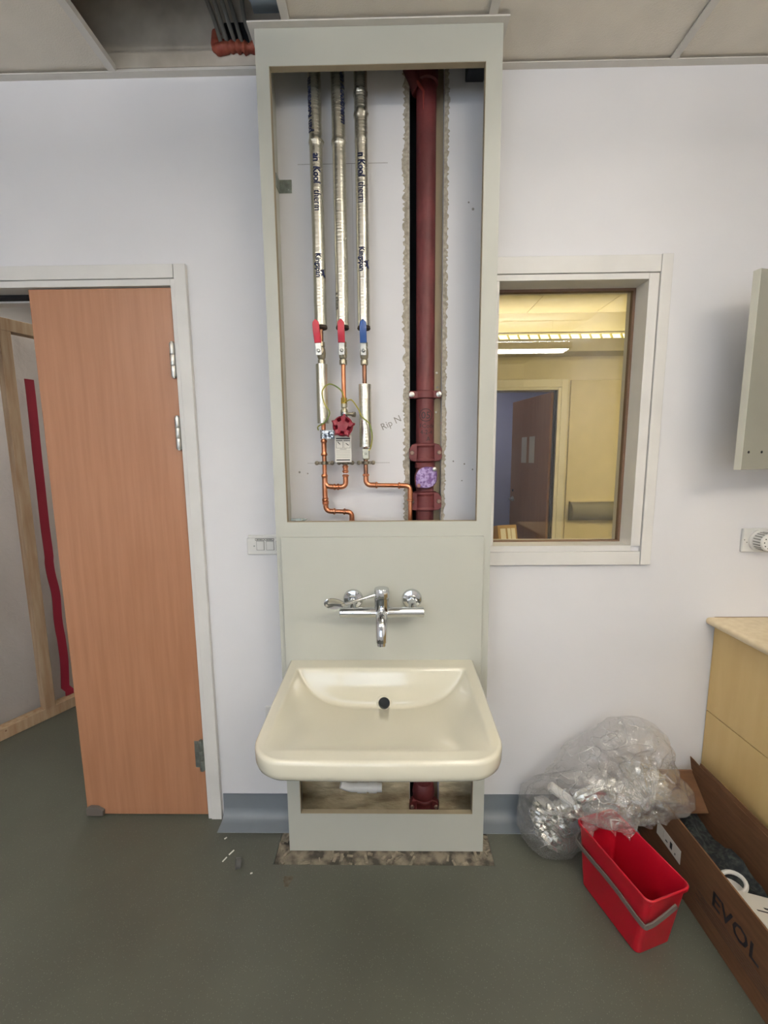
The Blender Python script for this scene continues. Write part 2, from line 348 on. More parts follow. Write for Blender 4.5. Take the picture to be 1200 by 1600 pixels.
# --- ceiling: tiles and grid; one tile is missing next to the service panel
ceil = thing('ceiling', (0, 0, ZC), kind='structure')
MB().box(XL, 3.3, YR - WT, YB + WT, VT, VT + .1).build('soffit_slab', M_slab, ceil)
gx = [XL, -2.082, -1.482, -0.882, -0.288, 0.300, 0.903, 1.503, XR]
gy = [0.0, -0.6, -1.2, -1.8, -2.4, -3.0, -3.6, YR]
LIGHTS = {(5, 1): 'main'}
PX0, PX1, PY = -0.386, 0.335, -0.151
tile_mesh = {}
for i in range(len(gx) - 1):
    for j in range(len(gy) - 1):
        x0, x1, y1, y0 = gx[i] + .002, gx[i + 1] - .002, gy[j], gy[j + 1]
        if (i, j) in LIGHTS or (i, j) == (3, 0): continue
        mb = MB(); z0, z1 = ZC + .009, ZC + .024
        if (i, j) == (4, 0): mb.box(x0, x1, y0 + .002, PY - .002, z0, z1)
        elif (i, j) == (5, 0):
            P = [(x0, y0 + .002), (x1, y0 + .002), (x1, y1 - .002), (PX1 + .002, y1 - .002), (PX1 + .002, PY - .002), (x0, PY - .002)]
            mb.prism(P, lambda p: (p[0], p[1], z0), lambda p: (p[0], p[1], z1))
        else: mb.box(x0, x1, y0 + .002, y1 - .002, z0, z1)
        mb.build('ceiling_tile', M_tile, ceil)
for x in gx[1:-1]:
    y1 = PY if x in (-0.288, 0.300) else 0
    MB().box(x - .012, x + .012, YR, y1, ZC, ZC + .0035).box(x - .001, x + .001, YR, y1, ZC + .003, ZC + .035).build('t_bar', M_tbar, ceil)
for y in gy[1:-1]:
    MB().box(XL, XR, y - .012, y + .012, ZC + .0003, ZC + .0032).build('t_bar', M_tbar, ceil)
for a, b in ((XL, PX0), (PX1, XR)):
    MB().box(a, b, -.024, 0, ZC - .0009, ZC + .002).box(a, b, -.0015, 0, ZC, ZC + .026).build('wall_angle', M_tbar, ceil)
# ceilings of the rooms behind
cb = thing('ceiling_far', (0, 1, ZC), kind='structure')
for i in range(6):
    for j in range(4):
        MB().box(0.003 + .6 * i, .597 + .6 * i if i < 5 else 3.2, WT + .55 * j + .002, WT + .55 * (j + 1) - .002, ZC, ZC + .02).build('ceiling_tile', M_tile, cb)
MB().box(0, 3.2, WT, YB, ZC + .018, ZC + .024).build('grid_backing', M_tbar, cb)
MB().box(XL, -.1, WT, YB, ZC, ZC + .02).build('ceiling_far_left', M_tile, kind='structure')

# --- coved skirting
def skirting(name, x0, x1):
    prof = [(0, .104), (-.003, .104), (-.0035, .045)] + [(-.0035 - .036 * (1 - math.cos(t * math.pi / 2 / 6)), .045 - .041 * math.sin(t * math.pi / 2 / 6)) for t in range(1, 7)] + [(-.075, .002), (-.076, 0.0005), (0, 0.0005)]
    MB().prism(prof, lambda p: (x0, p[0], p[1]), lambda p: (x1, p[0], p[1])).build(name, M_skirt, kind='structure', angle=25)
skirting('baseboard_left', -0.688, -0.388); skirting('baseboard_right', 0.338, 1.25)

# --- door 1: closed narrow leaf of a leaf-and-a-half doorway, main leaf opening left of it
d1 = thing('door_1', (-1.0, 0, 0), kind='structure')
MB().box(DX1 + .002, -0.735, -.012, WT + .012, 0, 2.07).build('jamb', M_trimw, d1, bevel=.001)
MB().box(-0.735, -0.694, -.016, 0.001, 0, 2.117).build('architrave', M_trimw, d1, bevel=.0015)
MB().box(DX0, DX1 + .002, -.012, WT + .012, DZ - .0015, 2.07).build('frame_head', M_trimw, d1, bevel=.001)
MB().box(DX0 - .05, -0.737, -.016, 0.001, 2.0715, 2.117).build('architrave', M_trimw, d1, bevel=.0015)
MB().box(DX0 + .0005, DX0 + .022, -.012, WT + .012, 0, DZ - .002).build('jamb', M_trimw, d1, bevel=.001)
MB().box(DX0, -1.26, 0.05, 0.075, 2.036, 2.0484).build('smoke_seal', M_dark, d1)
MB().box(DX0, -1.26, 0.0755, 0.12, 2.03, 2.0484).build('door_stop', M_trimw, d1)
leaf = MB().box(-1.252, -0.7545, -0.002, 0.042, 0.010, 2.0455).build('leaf', M_beech, d1, bevel=.0012)
MB().box(-1.2545, -1.2522, -0.001, 0.041, 0.010, 2.046).build('lipping', M_beechedge, leaf)
for z0, z1 in ((1.744, 1.86), (1.492, 1.606), (.217, .344)):
    h = MB().box(-.790 if z0 < 1 else -.772, -.7545, -.0042, -.002, z0 + .006, z1 - .006).build('hinge', M_galv if z0 < 1 else M_steel, leaf)
    kn = MB(); L3 = (z1 - z0) / 3
    for k in range(3): kn.lathe([(.0088, 0), (.0095, .002), (.0095, L3 - .003), (.0088, L3 - .001)], (-.760, -.011, z0 + k * L3), seg=14)
    kn.lathe([(.006, -.004), (.006, z1 - z0 + .004)], (-.760, -.011, z0), seg=10); kn.build('knuckle', M_galv if z0 < 1 else M_steel, leaf)
MB().prism([(-1.249, .012), (-1.182, .012), (-1.180, .034), (-1.205, .05), (-1.235, .052), (-1.249, .045)], lambda p: (p[0], -.002, p[1]), lambda p: (p[0], -.016, p[1])).build('bolt_keep', M_strap, leaf, bevel=.002)

# --- window 1: fixed internal glazing
w1 = thing('window_1', (0.56, 0, 1.06), kind='structure')
FX = 0.881
MB().box(FX, WX1, -.012, WT, WZ0 - .001, WZ1).build('frame_side', M_trimw, w1, bevel=.001)
MB().box(WX0, FX, -.012, WT, 2.046, WZ1).build('frame_head', M_trimw, w1, bevel=.001)
MB().box(WX0, FX, -.012, WT, 1.106, 1.128).build('frame_sill', M_trimw, w1, bevel=.001)
MB().box(WX0, WX0 + .033, -.012, WT, 1.128, 2.046).build('frame_side', M_trimw, w1, bevel=.001)
MB().box(WX0, WX1 + .001, -.016, 0, 2.0675, 2.122).build('architrave', M_trimw, w1, bevel=.0015)
MB().box(WX0, WX1 + .001, -.016, 0, 1.056, 1.1055).build('architrave', M_trimw, w1, bevel=.0015)
MB().box(WX1 + .0025, .955, -.017, 0, 1.056, 2.124).build('architrave', M_trimw, w1, bevel=.0015)
b_ = .009
M_bead = mat('brown_glazing_bead', '6d5442', .5)
MB().box(FX - b_, FX, .062, .08, 1.128, 2.046).build('bead', M_bead, w1)
MB().box(WX0, FX - b_, .062, .08, 2.046 - b_, 2.046).build('bead', M_bead, w1)
MB().box(WX0, FX - b_, .062, .08, 1.128, 1.128 + b_ * .6).build('bead', M_bead, w1)
MB().box(WX0, FX - .002, .069, .073, 1.13, 2.044).build('pane', M_glass, w1)

# ================================================================== LUMINAIRES
def ceiling_light(x0, x1, y0, y1, strength, label, col=WARM, zo=0.0):
    ZC = globals()['ZC'] + zo
    t = thing('ceiling_light', ((x0 + x1) / 2, (y0 + y1) / 2, ZC), label, 'light', 'recessed ceiling lights')
    w = .02; z0, z1 = ZC - .002, ZC + .05
    MB().box(x0, x1, y0, y0 + w, z0, z1).box(x0, x1, y1 - w, y1, z0, z1).box(x0, x0 + w, y0 + w, y1 - w, z0, z1).box(x1 - w, x1, y0 + w, y1 - w, z0, z1).build('frame', M_tbar, t)
    MB().box(x0 + w, x1 - w, y0 + w, y1 - w, ZC + .006, ZC + .012).build('diffuser', mat('lit_diffuser_%g' % strength, 'ffffff', 0.5, emit=col, estr=strength), t)
    MB().box(x0, x1, y0, y1, ZC + .05, ZC + .06).build('housing', M_galv, t)
for (i, j), k in LIGHTS.items():
    ceiling_light(gx[i] + .014, gx[i + 1] - .014, gy[j + 1] + .014, gy[j] - .014, LAMP_MAIN, 'square recessed ceiling light nearest the open service panel')
def hung_light(x0, x1, y, z, strength, label, col):
    t = thing('suspended_light', ((x0 + x1) / 2, y, z), label, 'light', 'suspended linear lights')
    MB().box(x0, x1, y - .09, y + .09, z, z + .06).build('body', M_tbar, t, bevel=.004)
    m = mat('lit_louvre_%g' % strength, 'ffffff', 0.5, emit=col, estr=strength)
    MB().box(x0 + .02, x1 - .02, y - .075, y + .075, z - .004, z - .0005).build('lower_diffuser', m, t)
    m = mat('lit_uplight_%g' % strength, 'ffffff', 0.5, emit=col, estr=strength * 4.5)
    MB().box(x0 + .02, x1 - .02, y - .075, y + .075, z + .0605, z + .064).build('added_uplight', m, t)  # glowing top side added to brighten the ceiling
    for x in (x0 + .15, x1 - .15): MB().tube([(x, y, z + .06), (x, y, ZC + .004)], .003, 6).build('hanger', M_steel, t)
hung_light(.30, 1.65, -2.35, 2.42, LAMP_KEY, 'suspended linear light at the right behind the viewer', WARM)
hung_light(-2.0, -.65, -2.35, 2.42, LAMP_FILL, 'added suspended fill light, unseen at the left behind the viewer', (0.98, .98, 1.0))  # unseen fill lamp added to lift the dim left side
ceiling_light(-1.9, -1.3, .9, 1.5, LAMP_C, 'added unseen light brightening the space beyond the open doorway', zo=-.08)  # unseen lamp added to light the sheeting and this space
ceiling_light(1.0, 1.6, 3.1, 3.7, LAMP_C * .9, 'added unseen light brightening the passage behind the far brown door', (0.8, 0.82, 1.0), zo=-.08)  # added lamp out of view, brings up the lilac passage
# wall trunking light seen through the window
t = thing('batten_light', (1.3, 2.2, 2.38), 'long lit louvred strip light on grey trunking seen through the window', 'light')
MB().box(0.2, 2.16, 2.12, 2.298, 2.325, 2.430).build('trunking', mat('grey_trunking', 'b5b09c', .5), t, bevel=.004)
MB().box(0.2, 2.14, 2.15, 2.28, 2.432, 2.468).build('tube', mat('lit_tube', 'ffffff', .5, emit=(1.0, 0.86, 0.42), estr=LAMP_B), t)
for k in range(23): x = .23 + k * .086; MB().obox((x, 2.14, 2.450), (1, 0, .5), (0, 1, 0), (-.5, 0, 1), .004, .012, .02).build('louvre_slat', mat('louvre_plastic', 'd6cd8e', .5), t)
ceiling_light(1.5, 2.7, .25, .55, 36.0, 'added unseen light brightening the room behind the window', (1.0, 0.82, 0.42), zo=-.08)  # lamp added out of view so the far wall looks lit
MB().box(0.2, 2.16, 2.12, 2.13, 2.472, 2.484).build('top_rail', MATS['grey_trunking'], t)

# ================================================================== SERVICE PANEL
X0, X1, YF = -0.384, 0.335, -0.149
OX0, OX1, OZ0, OZ1 = -0.3455, 0.2875, 1.243, 2.592
ip = thing('service_panel', (-.025, -.07, 0), 'tall pale grey boxed service panel with open upper and lower access holes', 'panel')
fbm = MB(); T = .018; YI = YF + T
LX0, LX1, LZ0, LZ1 = -0.338, 0.294, 0.155, 0.46
fbm.box(X0, OX0, YF, YI, OZ0, OZ1).box(OX1, X1, YF, YI, OZ0, OZ1).box(X0, X1, YF, YI, OZ1, ZC + .012).box(X0, X1, YF, YI, LZ1, OZ0)
fbm.box(X0, LX0, YF, YI, LZ0, LZ1).box(LX1, X1, YF, YI, LZ0, LZ1).box(X0, X1, YF, YI, 0.001, LZ0)
fbm.build('front_board', M_ips, ip)
e = .0012
MB().box(OX0 - e, OX0 + e, YF + .001, YI + .002, OZ0, OZ1).box(OX1 - e, OX1 + e, YF + .001, YI + .002, OZ0, OZ1).box(OX0, OX1, YF + .001, YI + .002, OZ1 - e, OZ1 + e).box(OX0, OX1, YF + .001, YI + .002, OZ0 - e, OZ0 + e).build('opening_edge', M_ipsedge, ip)
MB().box(LX0 - e, LX0 + e, YF + .001, YI + .002, LZ0, LZ1).box(LX1 - e, LX1 + e, YF + .001, YI + .002, LZ0, LZ1).box(LX0, LX1, YF + .001, YI + .001, LZ0 - e, LZ0 + e).build('opening_edge', M_ipsedge, ip)
MB().box(X0, X0 + T, YI, -.0005, 0.005, ZC + .012).build('side_board', M_ips, ip)
MB().box(X1 - T, X1, YI, -.0005, 0.005, ZC + .012).build('side_board', M_ips, ip)
sp = MB().box(-0.3665, 0.3105, -.162, YF - .0005, 0.47, 1.194).build('splash_board', M_ips, ip, bevel=.002)
# ceiling collar round the panel
lp = MB().box(X0 - .016, X1 + .014, YF - .019, YF - .0005, ZC - .003, ZC + .001).box(X0 - .016, X0 - .0005, YF - .0005, 0, ZC - .003, ZC + .001).box(X1 + .0005, X1 + .014, YF - .0005, 0, ZC - .003, ZC + .001)
lp.build('ceiling_collar', M_tbar, ip)
MB().box(-.378, -.30, -.205, -.165, ZC + .02, ZC + .05).box(-.378, -.30, -.212, -.205, ZC + .012, ZC + .058).build('steel_channel', mat('blue_grey_steel', '7d8894', .35, .8), ip)
# cabinet hinge plates on the right reveal
for zc in (2.496, 1.918, 1.342):
    h = MB().box(X1 - T - .006, X1 - T - .0005, -.125, -.075, zc - .016, zc + .016).build('hinge_plate', M_steel, ip, bevel=.001)
    MB().box(X1 - T - .022, X1 - T - .006, -.127, -.085, zc - .011, zc + .011).lathe([(.005, 0), (.005, .004)], (X1 - T - .022, -.106, zc), (-1, 0, 0), 10).build('hinge_arm', M_steel, h, bevel=.002)
    MB().lathe([(.004, 0), (.0045, .003), (.002, .004)], (X1 - T - .006, -.1, zc + .022), (-1, 0, 0), 10).build('screw', M_steel, h)
# galvanised brackets
def bracket(pts_mb, label):
    o = pts_mb.build('angle_bracket', M_galv, bevel=.0008); tag(o, label, 'bracket'); return o
b1 = MB().box(-.3655, -.322, -.0035, -.0008, 2.337, 2.378).box(-.3655, -.3625, -.04, -.0035, 2.337, 2.378)
for sx, sz in ((-.335, 2.347), (-.335, 2.368)): b1.lathe([(.004, 0), (.003, .002)], (sx, -.0035, sz), (0, -1, 0), 8)
bracket(b1, 'galvanised angle bracket high on left inside the open service panel')
b2 = MB().box(-.336, -.288, -.128, -.09, 1.2445, 1.247).box(-.336, -.288, -.1305, -.128, 1.2445, 1.2535)
for sx in (-.325, -.298): b2.lathe([(.005, 0), (.0035, .0025)], (sx, -.131, 1.249), (0, -1, 0), 10)
bracket(b2, 'small screwed metal bracket at bottom left corner of the panel opening')
o = MB().box(.252, .312, -.05, -.0008, 2.655, 2.70).build('junction_box', mat('dark_grey_box', '2f3238', .6), bevel=.003); tag(o, 'dark box in the top right corner inside the service panel', 'box')
MB().box(-.3655, -.357, -.12, -.105, 2.49, 2.53).build('latch_plate', M_ipsedge, ip, bevel=.001)
# little marks on the wall inside
for (x, z, s) in ((.285, 2.279, .0045), (.27, 2.30, .003), (.30, 1.41, .003), (.27, 1.43, .003), (-.30, 1.40, .003), (-.33, 1.405, .004), (.23, 1.44, .003), (.17, 1.70, .004), (.262, 1.37, .0025)):
    MB().lathe([(s, 0), (s * .8, .0008)], (x, -.0004, z), (0, -1, 0), 7).build('wall_scuff', M_pencil, wall_back)
text_on('pencil_note', 'Rip N', .034, M_pencil, wall_back, lambda x, y: (-.026 + x * .95 * math.cos(.4) - y * .4, -.0006, 1.552 + x * .42 + y * .9))
for z in (2.425, 1.437): MB().box(-.30, 0.0, -.0006, -.0001, z - .0006, z + .0006).build('pencil_line', M_pencil, wall_back)
MB().box(-.12, -.1195, -.0006, -.0001, 1.9, 2.425).build('pencil_line', M_pencil, wall_back)
# floor-level pieces behind the lower opening
o = MB().tube(fillet([(-.20, -.05, .192), (-.165, -.05, .177), (-.04, -.05, .177)], .015), .0165, 14).lathe([(.020, 0), (.020, .035)], (-.135, -.05, .177), (1, 0, 0), 14).lathe([(.020, 0), (.020, .03)], (-.09, -.05, .177), (1, 0, 0), 14).build('waste_pipe', M_white)
tag(o, 'white plastic waste pipe glimpsed behind the lower panel opening', 'pipe')

# ================================================================== PIPES
PY_ = -.05
def coupling(a, b, r, mb=None, bulge=.0025):
    a, b = Vector(a), Vector(b); mb = mb or MB(); d = (b - a); n = 14; L = d.length
    pts = []; rs = []
    for i in range(n + 1):
        t = i / n; pts.append(a + d * t); e_ = min(t, 1 - t) * L; rs.append(r + (bulge if .003 < e_ < .009 else 0))
    return mb.tube(pts, rs, 14)
def elbow(a, c, b, r, R=.018):
    pts = fillet([a, c, b], R, 8); n = len(pts); mb = MB(); mb.tube(pts, r, 14)
    a, b, c = Vector(a), Vector(b), Vector(c)
    for p, q in ((a, c), (b, c)):
        d = (q - p).normalized(); mb.tube([p + d * .001, p + d * .003, p + d * .007, p + d * .009], [r, r + .0028, r + .0028, r], 14)
    return mb
RC = .0076
def lever_valve(parent, x, z, levm, lean=0.0, dx=0.0):
    """quarter-turn ball valve; z = spindle height"""
    v = MB(); v.lathe([(.011, -.038), (.013, -.036), (.013, -.022), (.010, -.020), (.0135, -.014), (.015, 0), (.0135, .014), (.010, .02), (.0125, .022), (.0125, .036), (.010, .038)], (x, PY_, z), seg=6 if False else 16)
    v.lathe([(.009, 0), (.009, .018), (.006, .02), (.006, .03)], (x, PY_ - .008, z), (0, -1, 0), 12)
    vb = v.build('valve_body', M_brass, parent)
    sl = Vector((lean, 0, 1)).normalized(); px = Vector((1, 0, -lean)).normalized(); yb = PY_ - .037
    lv_ = MB().obox(Vector((x + dx, yb, z)) + sl * .008, px, (0, 1, 0), sl, .0095, .0012, .022).lathe([(.006, 0), (.006, .004), (.003, .006)], (x + dx, yb - .001, z), (0, -1, 0), 6).build('lever', M_steel, vb, bevel=.0008)
    pts = [Vector((x + dx, yb - .001 - .010 * min(1, t * 2.2), z)) + sl * (.025 + .07 * t) for t in [i / 10 for i in range(11)]]
    hm = MB(); n = len(pts)
    for i, p in enumerate(pts):
        t = i / (n - 1); hw = .0115 * (1 if t < .8 else math.sqrt(max(.05, 1 - ((t - .8) / .2) ** 2))); ht = .005
        for k in range(10):
            a = 2 * math.pi * k / 10; hm.v.append(p + px * hw * math.copysign(abs(math.cos(a)) ** .6, math.cos(a)) + Vector((0, 1, 0)) * ht * math.copysign(abs(math.sin(a)) ** .6, math.sin(a)))
    hm.f = [(i * 10 + k, i * 10 + (k + 1) % 10, (i + 1) * 10 + (k + 1) % 10, (i + 1) * 10 + k) for i in range(n - 1) for k in range(10)] + [tuple(range(10))[::-1], tuple((n - 1) * 10 + k for k in range(10))]
    hm.build('lever_grip', levm, vb)
def sleeve(parent, x, z0, z1, r=.0205, joints=(), name='insulation_sleeve', seedn=0, y=PY_):
    n = max(8, int((z1 - z0) / .006)); mb = MB(); seg = 28
    for i in range(n + 1):
        z = z0 + (z1 - z0) * i / n
        for k in range(seg):
            a = 2 * math.pi * k / seg; rr_ = r
            for jz, amp in joints:
                if abs(z - jz) < .03: rr_ += amp * math.exp(-((z - jz) / .007) ** 2) * (.6 + 1.3 * noise.noise((a * 2.5, jz * 7 + seedn, z * 60)))
            rr_ += .0005 * noise.noise((math.cos(a) * 2, math.sin(a) * 2 + seedn, z * 30))
            lap = .0010 if 1.15 < a < 1.6 else 0     # longitudinal overlap of the foil
            mb.v.append(Vector((x + (rr_ + lap) * math.sin(a), y - (rr_ + lap) * math.cos(a), z)))
    mb.f = [(i * seg + k, i * seg + (k + 1) % seg, (i + 1) * seg + (k + 1) % seg, (i + 1) * seg + k) for i in range(n) for k in range(seg)]
    mb.f += [tuple(range(seg))[::-1], tuple(n * seg + k for k in range(seg))]
    return mb.build(name, M_foil, parent)
def foam_end(parent, x, z):
    MB().lathe([(.008, 0), (.021, .001), (.0225, .004), (.0215, .009)], (x, PY_, z - .006), seg=22).build('foam_end', M_phen, parent)
def clip(parent, x, z, l=-.027, r=.027):
    m = MB().tube([(x - RC - .0045, PY_, z), (x + RC + .0045, PY_, z)], [.0001, .0001], 4) if False else MB()
    m.lathe([(RC + .001, -.006), (RC + .004, -.005), (RC + .004, .005), (RC + .001, .006)], (x, PY_, z), seg=16)
    m.box(x + l, x + r, PY_ + .001, PY_ + .006, z - .005, z + .005)
    for d in (l, r): m.lathe([(.0075, 0), (.0075, .006), (.004, .0075)], (x + d, PY_ + .005, z), (0, -1, 0), 12)
    m.box(x - .004, x + .004, PY_ + .006, -.0005, z - .004, z + .004)
    return m.build('pipe_clip', mat('bronze_clip', '6f6657', .5, .6), parent, bevel=.0006)

# left riser
x1 = -.230
p1 = thing('hot_water_pipe', (x1, PY_, 1.1), 'leftmost foil lagged pipe with red lever, joined to the copper tee', 'pipe', 'valved risers in the panel')
sleeve(p1, x1, 1.897, 3.0, joints=((2.455, .005),), seedn=1); foam_end(p1, x1, 1.893)
MB().tube([(x1, PY_, 1.9), (x1, PY_, 1.75)], RC, 14).build('copper_tube', M_copper2, p1)
lever_valve(p1, x1, 1.808, M_redlev, lean=-.07, dx=-.003)
sleeve(p1, x1 - .001, 1.575, 1.772, r=.0200, seedn=5)
MB().tube([(x1, PY_, 1.58), (x1, PY_, 1.28)], RC, 14).build('copper_tube', M_copper, p1)
coupling((x1, PY_, 1.52), (x1, PY_, 1.462), RC + .0012).build('coupling', M_copper, p1)
f_ = MB().lathe([(RC + .0035, 0), (RC + .004, .03)], (x1, PY_, 1.522), seg=14).box(x1, x1 + .038, PY_ - .0115, PY_ - .0105, 1.522, 1.55); f_.build('tape_flag', M_tape, p1)
tee = coupling((x1 - .001, PY_, 1.40), (x1 - .001, PY_, 1.30), RC + .0015); tee.tube(fillet([(x1, PY_, 1.395), (x1, PY_, 1.356), (x1 + .035, PY_, 1.354)], .02), RC + .0015, 14); tee.build('tee', M_copper, p1)
coupling((x1 + .028, PY_, 1.354), (x1 + .052, PY_, 1.354), RC + .0012).build('coupling', M_copper, p1)
coupling((x1, PY_, 1.318), (x1, PY_, 1.288), RC + .0012).build('coupling', M_copper, p1)
elbow((x1, PY_, 1.305), (x1 + .001, PY_, 1.268), (x1 + .036, PY_, 1.266), RC + .0015).build('elbow', M_copper, p1)
MB().tube([(x1 + .03, PY_, 1.2665), (x1 + .075, PY_, 1.265)], RC, 14).build('copper_tube', M_copper, p1)
elbow((x1 + .062, PY_, 1.2655), (x1 + .093, PY_, 1.264), (x1 + .093, PY_, 1.225), RC + .0015).build('elbow', M_copper, p1)
MB().tube([(x1 + .093, PY_, 1.235), (x1 + .093, PY_, 0.9)], RC, 14).build('copper_tube', M_copper, p1)
clip(p1, x1, 1.438)
# middle riser
x2 = -.1565
p2 = thing('hot_return_pipe', (x2, PY_, 1.3), 'middle foil lagged pipe with red lever above a red handwheel valve', 'pipe', 'valved risers in the panel')
sleeve(p2, x2, 1.895, 3.0, r=.0212, joints=((2.452, .004),), seedn=2); foam_end(p2, x2, 1.891)
MB().tube([(x2, PY_, 1.9), (x2, PY_, 1.655)], RC, 14).build('copper_tube', M_copper, p2)
lever_valve(p2, x2, 1.808, M_redlev)
MB().tube([(x2, PY_, 1.655), (x2, PY_, 1.42)], RC, 14).build('copper_tube', M_copper2, p2)
v = MB().lathe([(.009, -.03), (.0115, -.028), (.0115, -.016), (.009, -.014), (.0125, -.006), (.0125, .006), (.009, .014), (.011, .016), (.011, .028), (.009, .03)], (x2, PY_, 1.612), seg=12)
v.lathe([(.006, 0), (.006, .022), (.009, .023), (.009, .034)], (x2 + .006, PY_ - .004, 1.606), (1, -.25, -.1), 10)
v.build('drain_valve', M_brass, p2)
MB().lathe([(.0125, 0), (.0125, .02)], (x2, PY_, 1.59), seg=14).build('tape_wrap', M_tape, p2)
MB().lathe([(.011, -.05), (.015, -.045), (.017, -.02), (.021, 0), (.017, .02), (.014, .035), (.010, .038)], (x2, PY_, 1.535), seg=16).lathe([(.015, 0), (.013, .02), (.009, .03), (.006, .055)], (x2, PY_ - .012, 1.545), (0, -1, .12), 14).build('valve_body', M_brass, p2)
# handwheel: five-lobed dished rim with slots between the spokes
hw = MB(); wc = Vector((x2 + .001, PY_ - .058, 1.560)); ax = Vector((0, -1, .10)).normalized(); ux = Vector((1, 0, 0)); uy = ax.cross(ux) * -1
def hwp(r, a, h): return wc + (ux * math.cos(a) + uy * math.sin(a)) * r + ax * h
ns = 60
def rim_r(a): return .0345 + .0085 * max(0, math.cos(2.5 * (a - math.radians(70)))) ** 10 if True else 0
def lobes(a):
    k = ((a - math.radians(62)) / (2 * math.pi / 5)) % 1; d = min(k, 1 - k); return .034 + .0088 * math.exp(-(d / .085) ** 2)
for ring, (f_r, h) in enumerate(((0, -.004), (.72, -.004), (1.0, -.001), (1.0, .006), (.86, .0125), (.62, .0095), (.5, .0115), (.0, .013))):
    for k in range(ns):
        a = 2 * math.pi * k / ns; r_ = lobes(a) * f_r if f_r > .65 else .034 * f_r; hh = h
        k5 = ((a - math.radians(26)) / (2 * math.pi / 5)) % 1; d5 = min(k5, 1 - k5)
        if .55 < f_r < .7 and d5 < .22: hh = -.003
        hw.v.append(hwp(max(r_, 1e-5), a, hh))
hw.f = [(i * ns + k, i * ns + (k + 1) % ns, (i + 1) * ns + (k + 1) % ns, (i + 1) * ns + k) for i in range(7) for k in range(ns)]
hw.build('handwheel', M_wheel, p2, angle=30)
coupling((x2, PY_, 1.430), (x2, PY_, 1.402), RC + .0012).build('coupling', M_copper, p2)
elbow((x2, PY_, 1.398), (x2, PY_, 1.354), (x2 - .032, PY_, 1.354), RC + .0015).build('elbow', M_copper, p2)
clip(p2, x2, 1.438, -.022, .024)
# tag hanging under the handwheel
tg = thing('valve_tag', (x2, -.095, 1.44), 'white printed instruction tag hanging under the red handwheel', 'tag')
TX0, TX1, TZ0, TZ1, TY = -.186, -.130, 1.441, 1.532, -.094
MB().box(TX0, TX1, TY, TY + .0008, TZ0, TZ1).build('card', M_paper, tg)
def bar(x0, x1, z0, z1, m=M_black): return MB().box(TX0 + x0 * .056, TX0 + x1 * .056, TY - .0003, TY + .0001, TZ0 + z0 * .091, TZ0 + z1 * .091).build('print', m, tg)
bar(.07, .93, .85, .90); bar(.07, .48, .79, .82); bar(.52, .93, .79, .82); bar(.3, .7, .475, .487); bar(.08, .9, .06, .10)
for z in (.42, .36, .30, .24, .18): bar(.08, .92, z, z + .008, M_pencil)
for x in (.08, .53): 
    for a in ((x, x + .4, .52, .528), (x, x + .4, .765, .773), (x, x + .015, .52, .773), (x + .385, x + .4, .52, .773)): bar(*a)
MB().obox((TX0 + .014, TY - .0003, TZ0 + .064), (1, 0, -1), (0, 1, 0), (1, 0, 1), .006, .0003, .0012).build('print', M_black, tg)
MB().obox((TX0 + .042, TY - .0003, TZ0 + .06), (1, 0, -.7), (0, 1, 0), (.7, 0, 1), .006, .0003, .0012).build('print', M_black, tg)
# right riser
x3 = -.0845
p3 = thing('cold_water_pipe', (x3, PY_, 1.1), 'right foil lagged pipe with blue lever and copper run to the right', 'pipe', 'valved risers in the panel')
sleeve(p3, x3, 1.893, 3.0, r=.0208, joints=((2.455, .0025), (2.53, .004), (2.59, .0035)), seedn=3); foam_end(p3, x3, 1.889)
MB().tube([(x3, PY_, 1.9), (x3, PY_, 1.70)], RC, 14).build('copper_tube', M_copper2, p3)
lever_valve(p3, x3, 1.806, M_bluelev)
sleeve(p3, x3, 1.492, 1.704, r=.0213, seedn=8)
MB().tube([(x3, PY_, 1.5), (x3, PY_, 1.38)], RC, 14).build('copper_tube', M_copper2, p3)
MB().lathe([(.0095, -.02), (.012, -.018), (.012, .018), (.0095, .02)], (x3 + .002, PY_, 1.468), seg=8).box(x3 - .010, x3 + .012, PY_ - .014, PY_ - .008, 1.452, 1.486).lathe([(.004, 0), (.004, .003)], (x3 + .001, PY_ - .014, 1.47), (0, -1, 0), 8).build('earth_clamp', M_brass, p3, bevel=.001)
zr = 1.360
elbow((x3, PY_, 1.40), (x3, PY_, zr), (x3 + .042, PY_, zr - .001), RC + .0015).build('elbow', M_copper, p3)
MB().tube([(x3 + .03, PY_, zr - .001), (x3 + .13, PY_, zr - .003)], RC, 14).build('copper_tube', M_copper, p3)
elbow((x3 + .112, PY_, zr - .003), (x3 + .156, PY_, zr - .004), (x3 + .156, PY_, 1.30), RC + .0015).build('elbow', M_copper, p3)
MB().tube([(x3 + .156, PY_, 1.32), (x3 + .156, PY_, 0.9)], RC, 14).build('copper_tube', M_copper, p3)
clip(p3, x3, 1.438, -.024, .026)
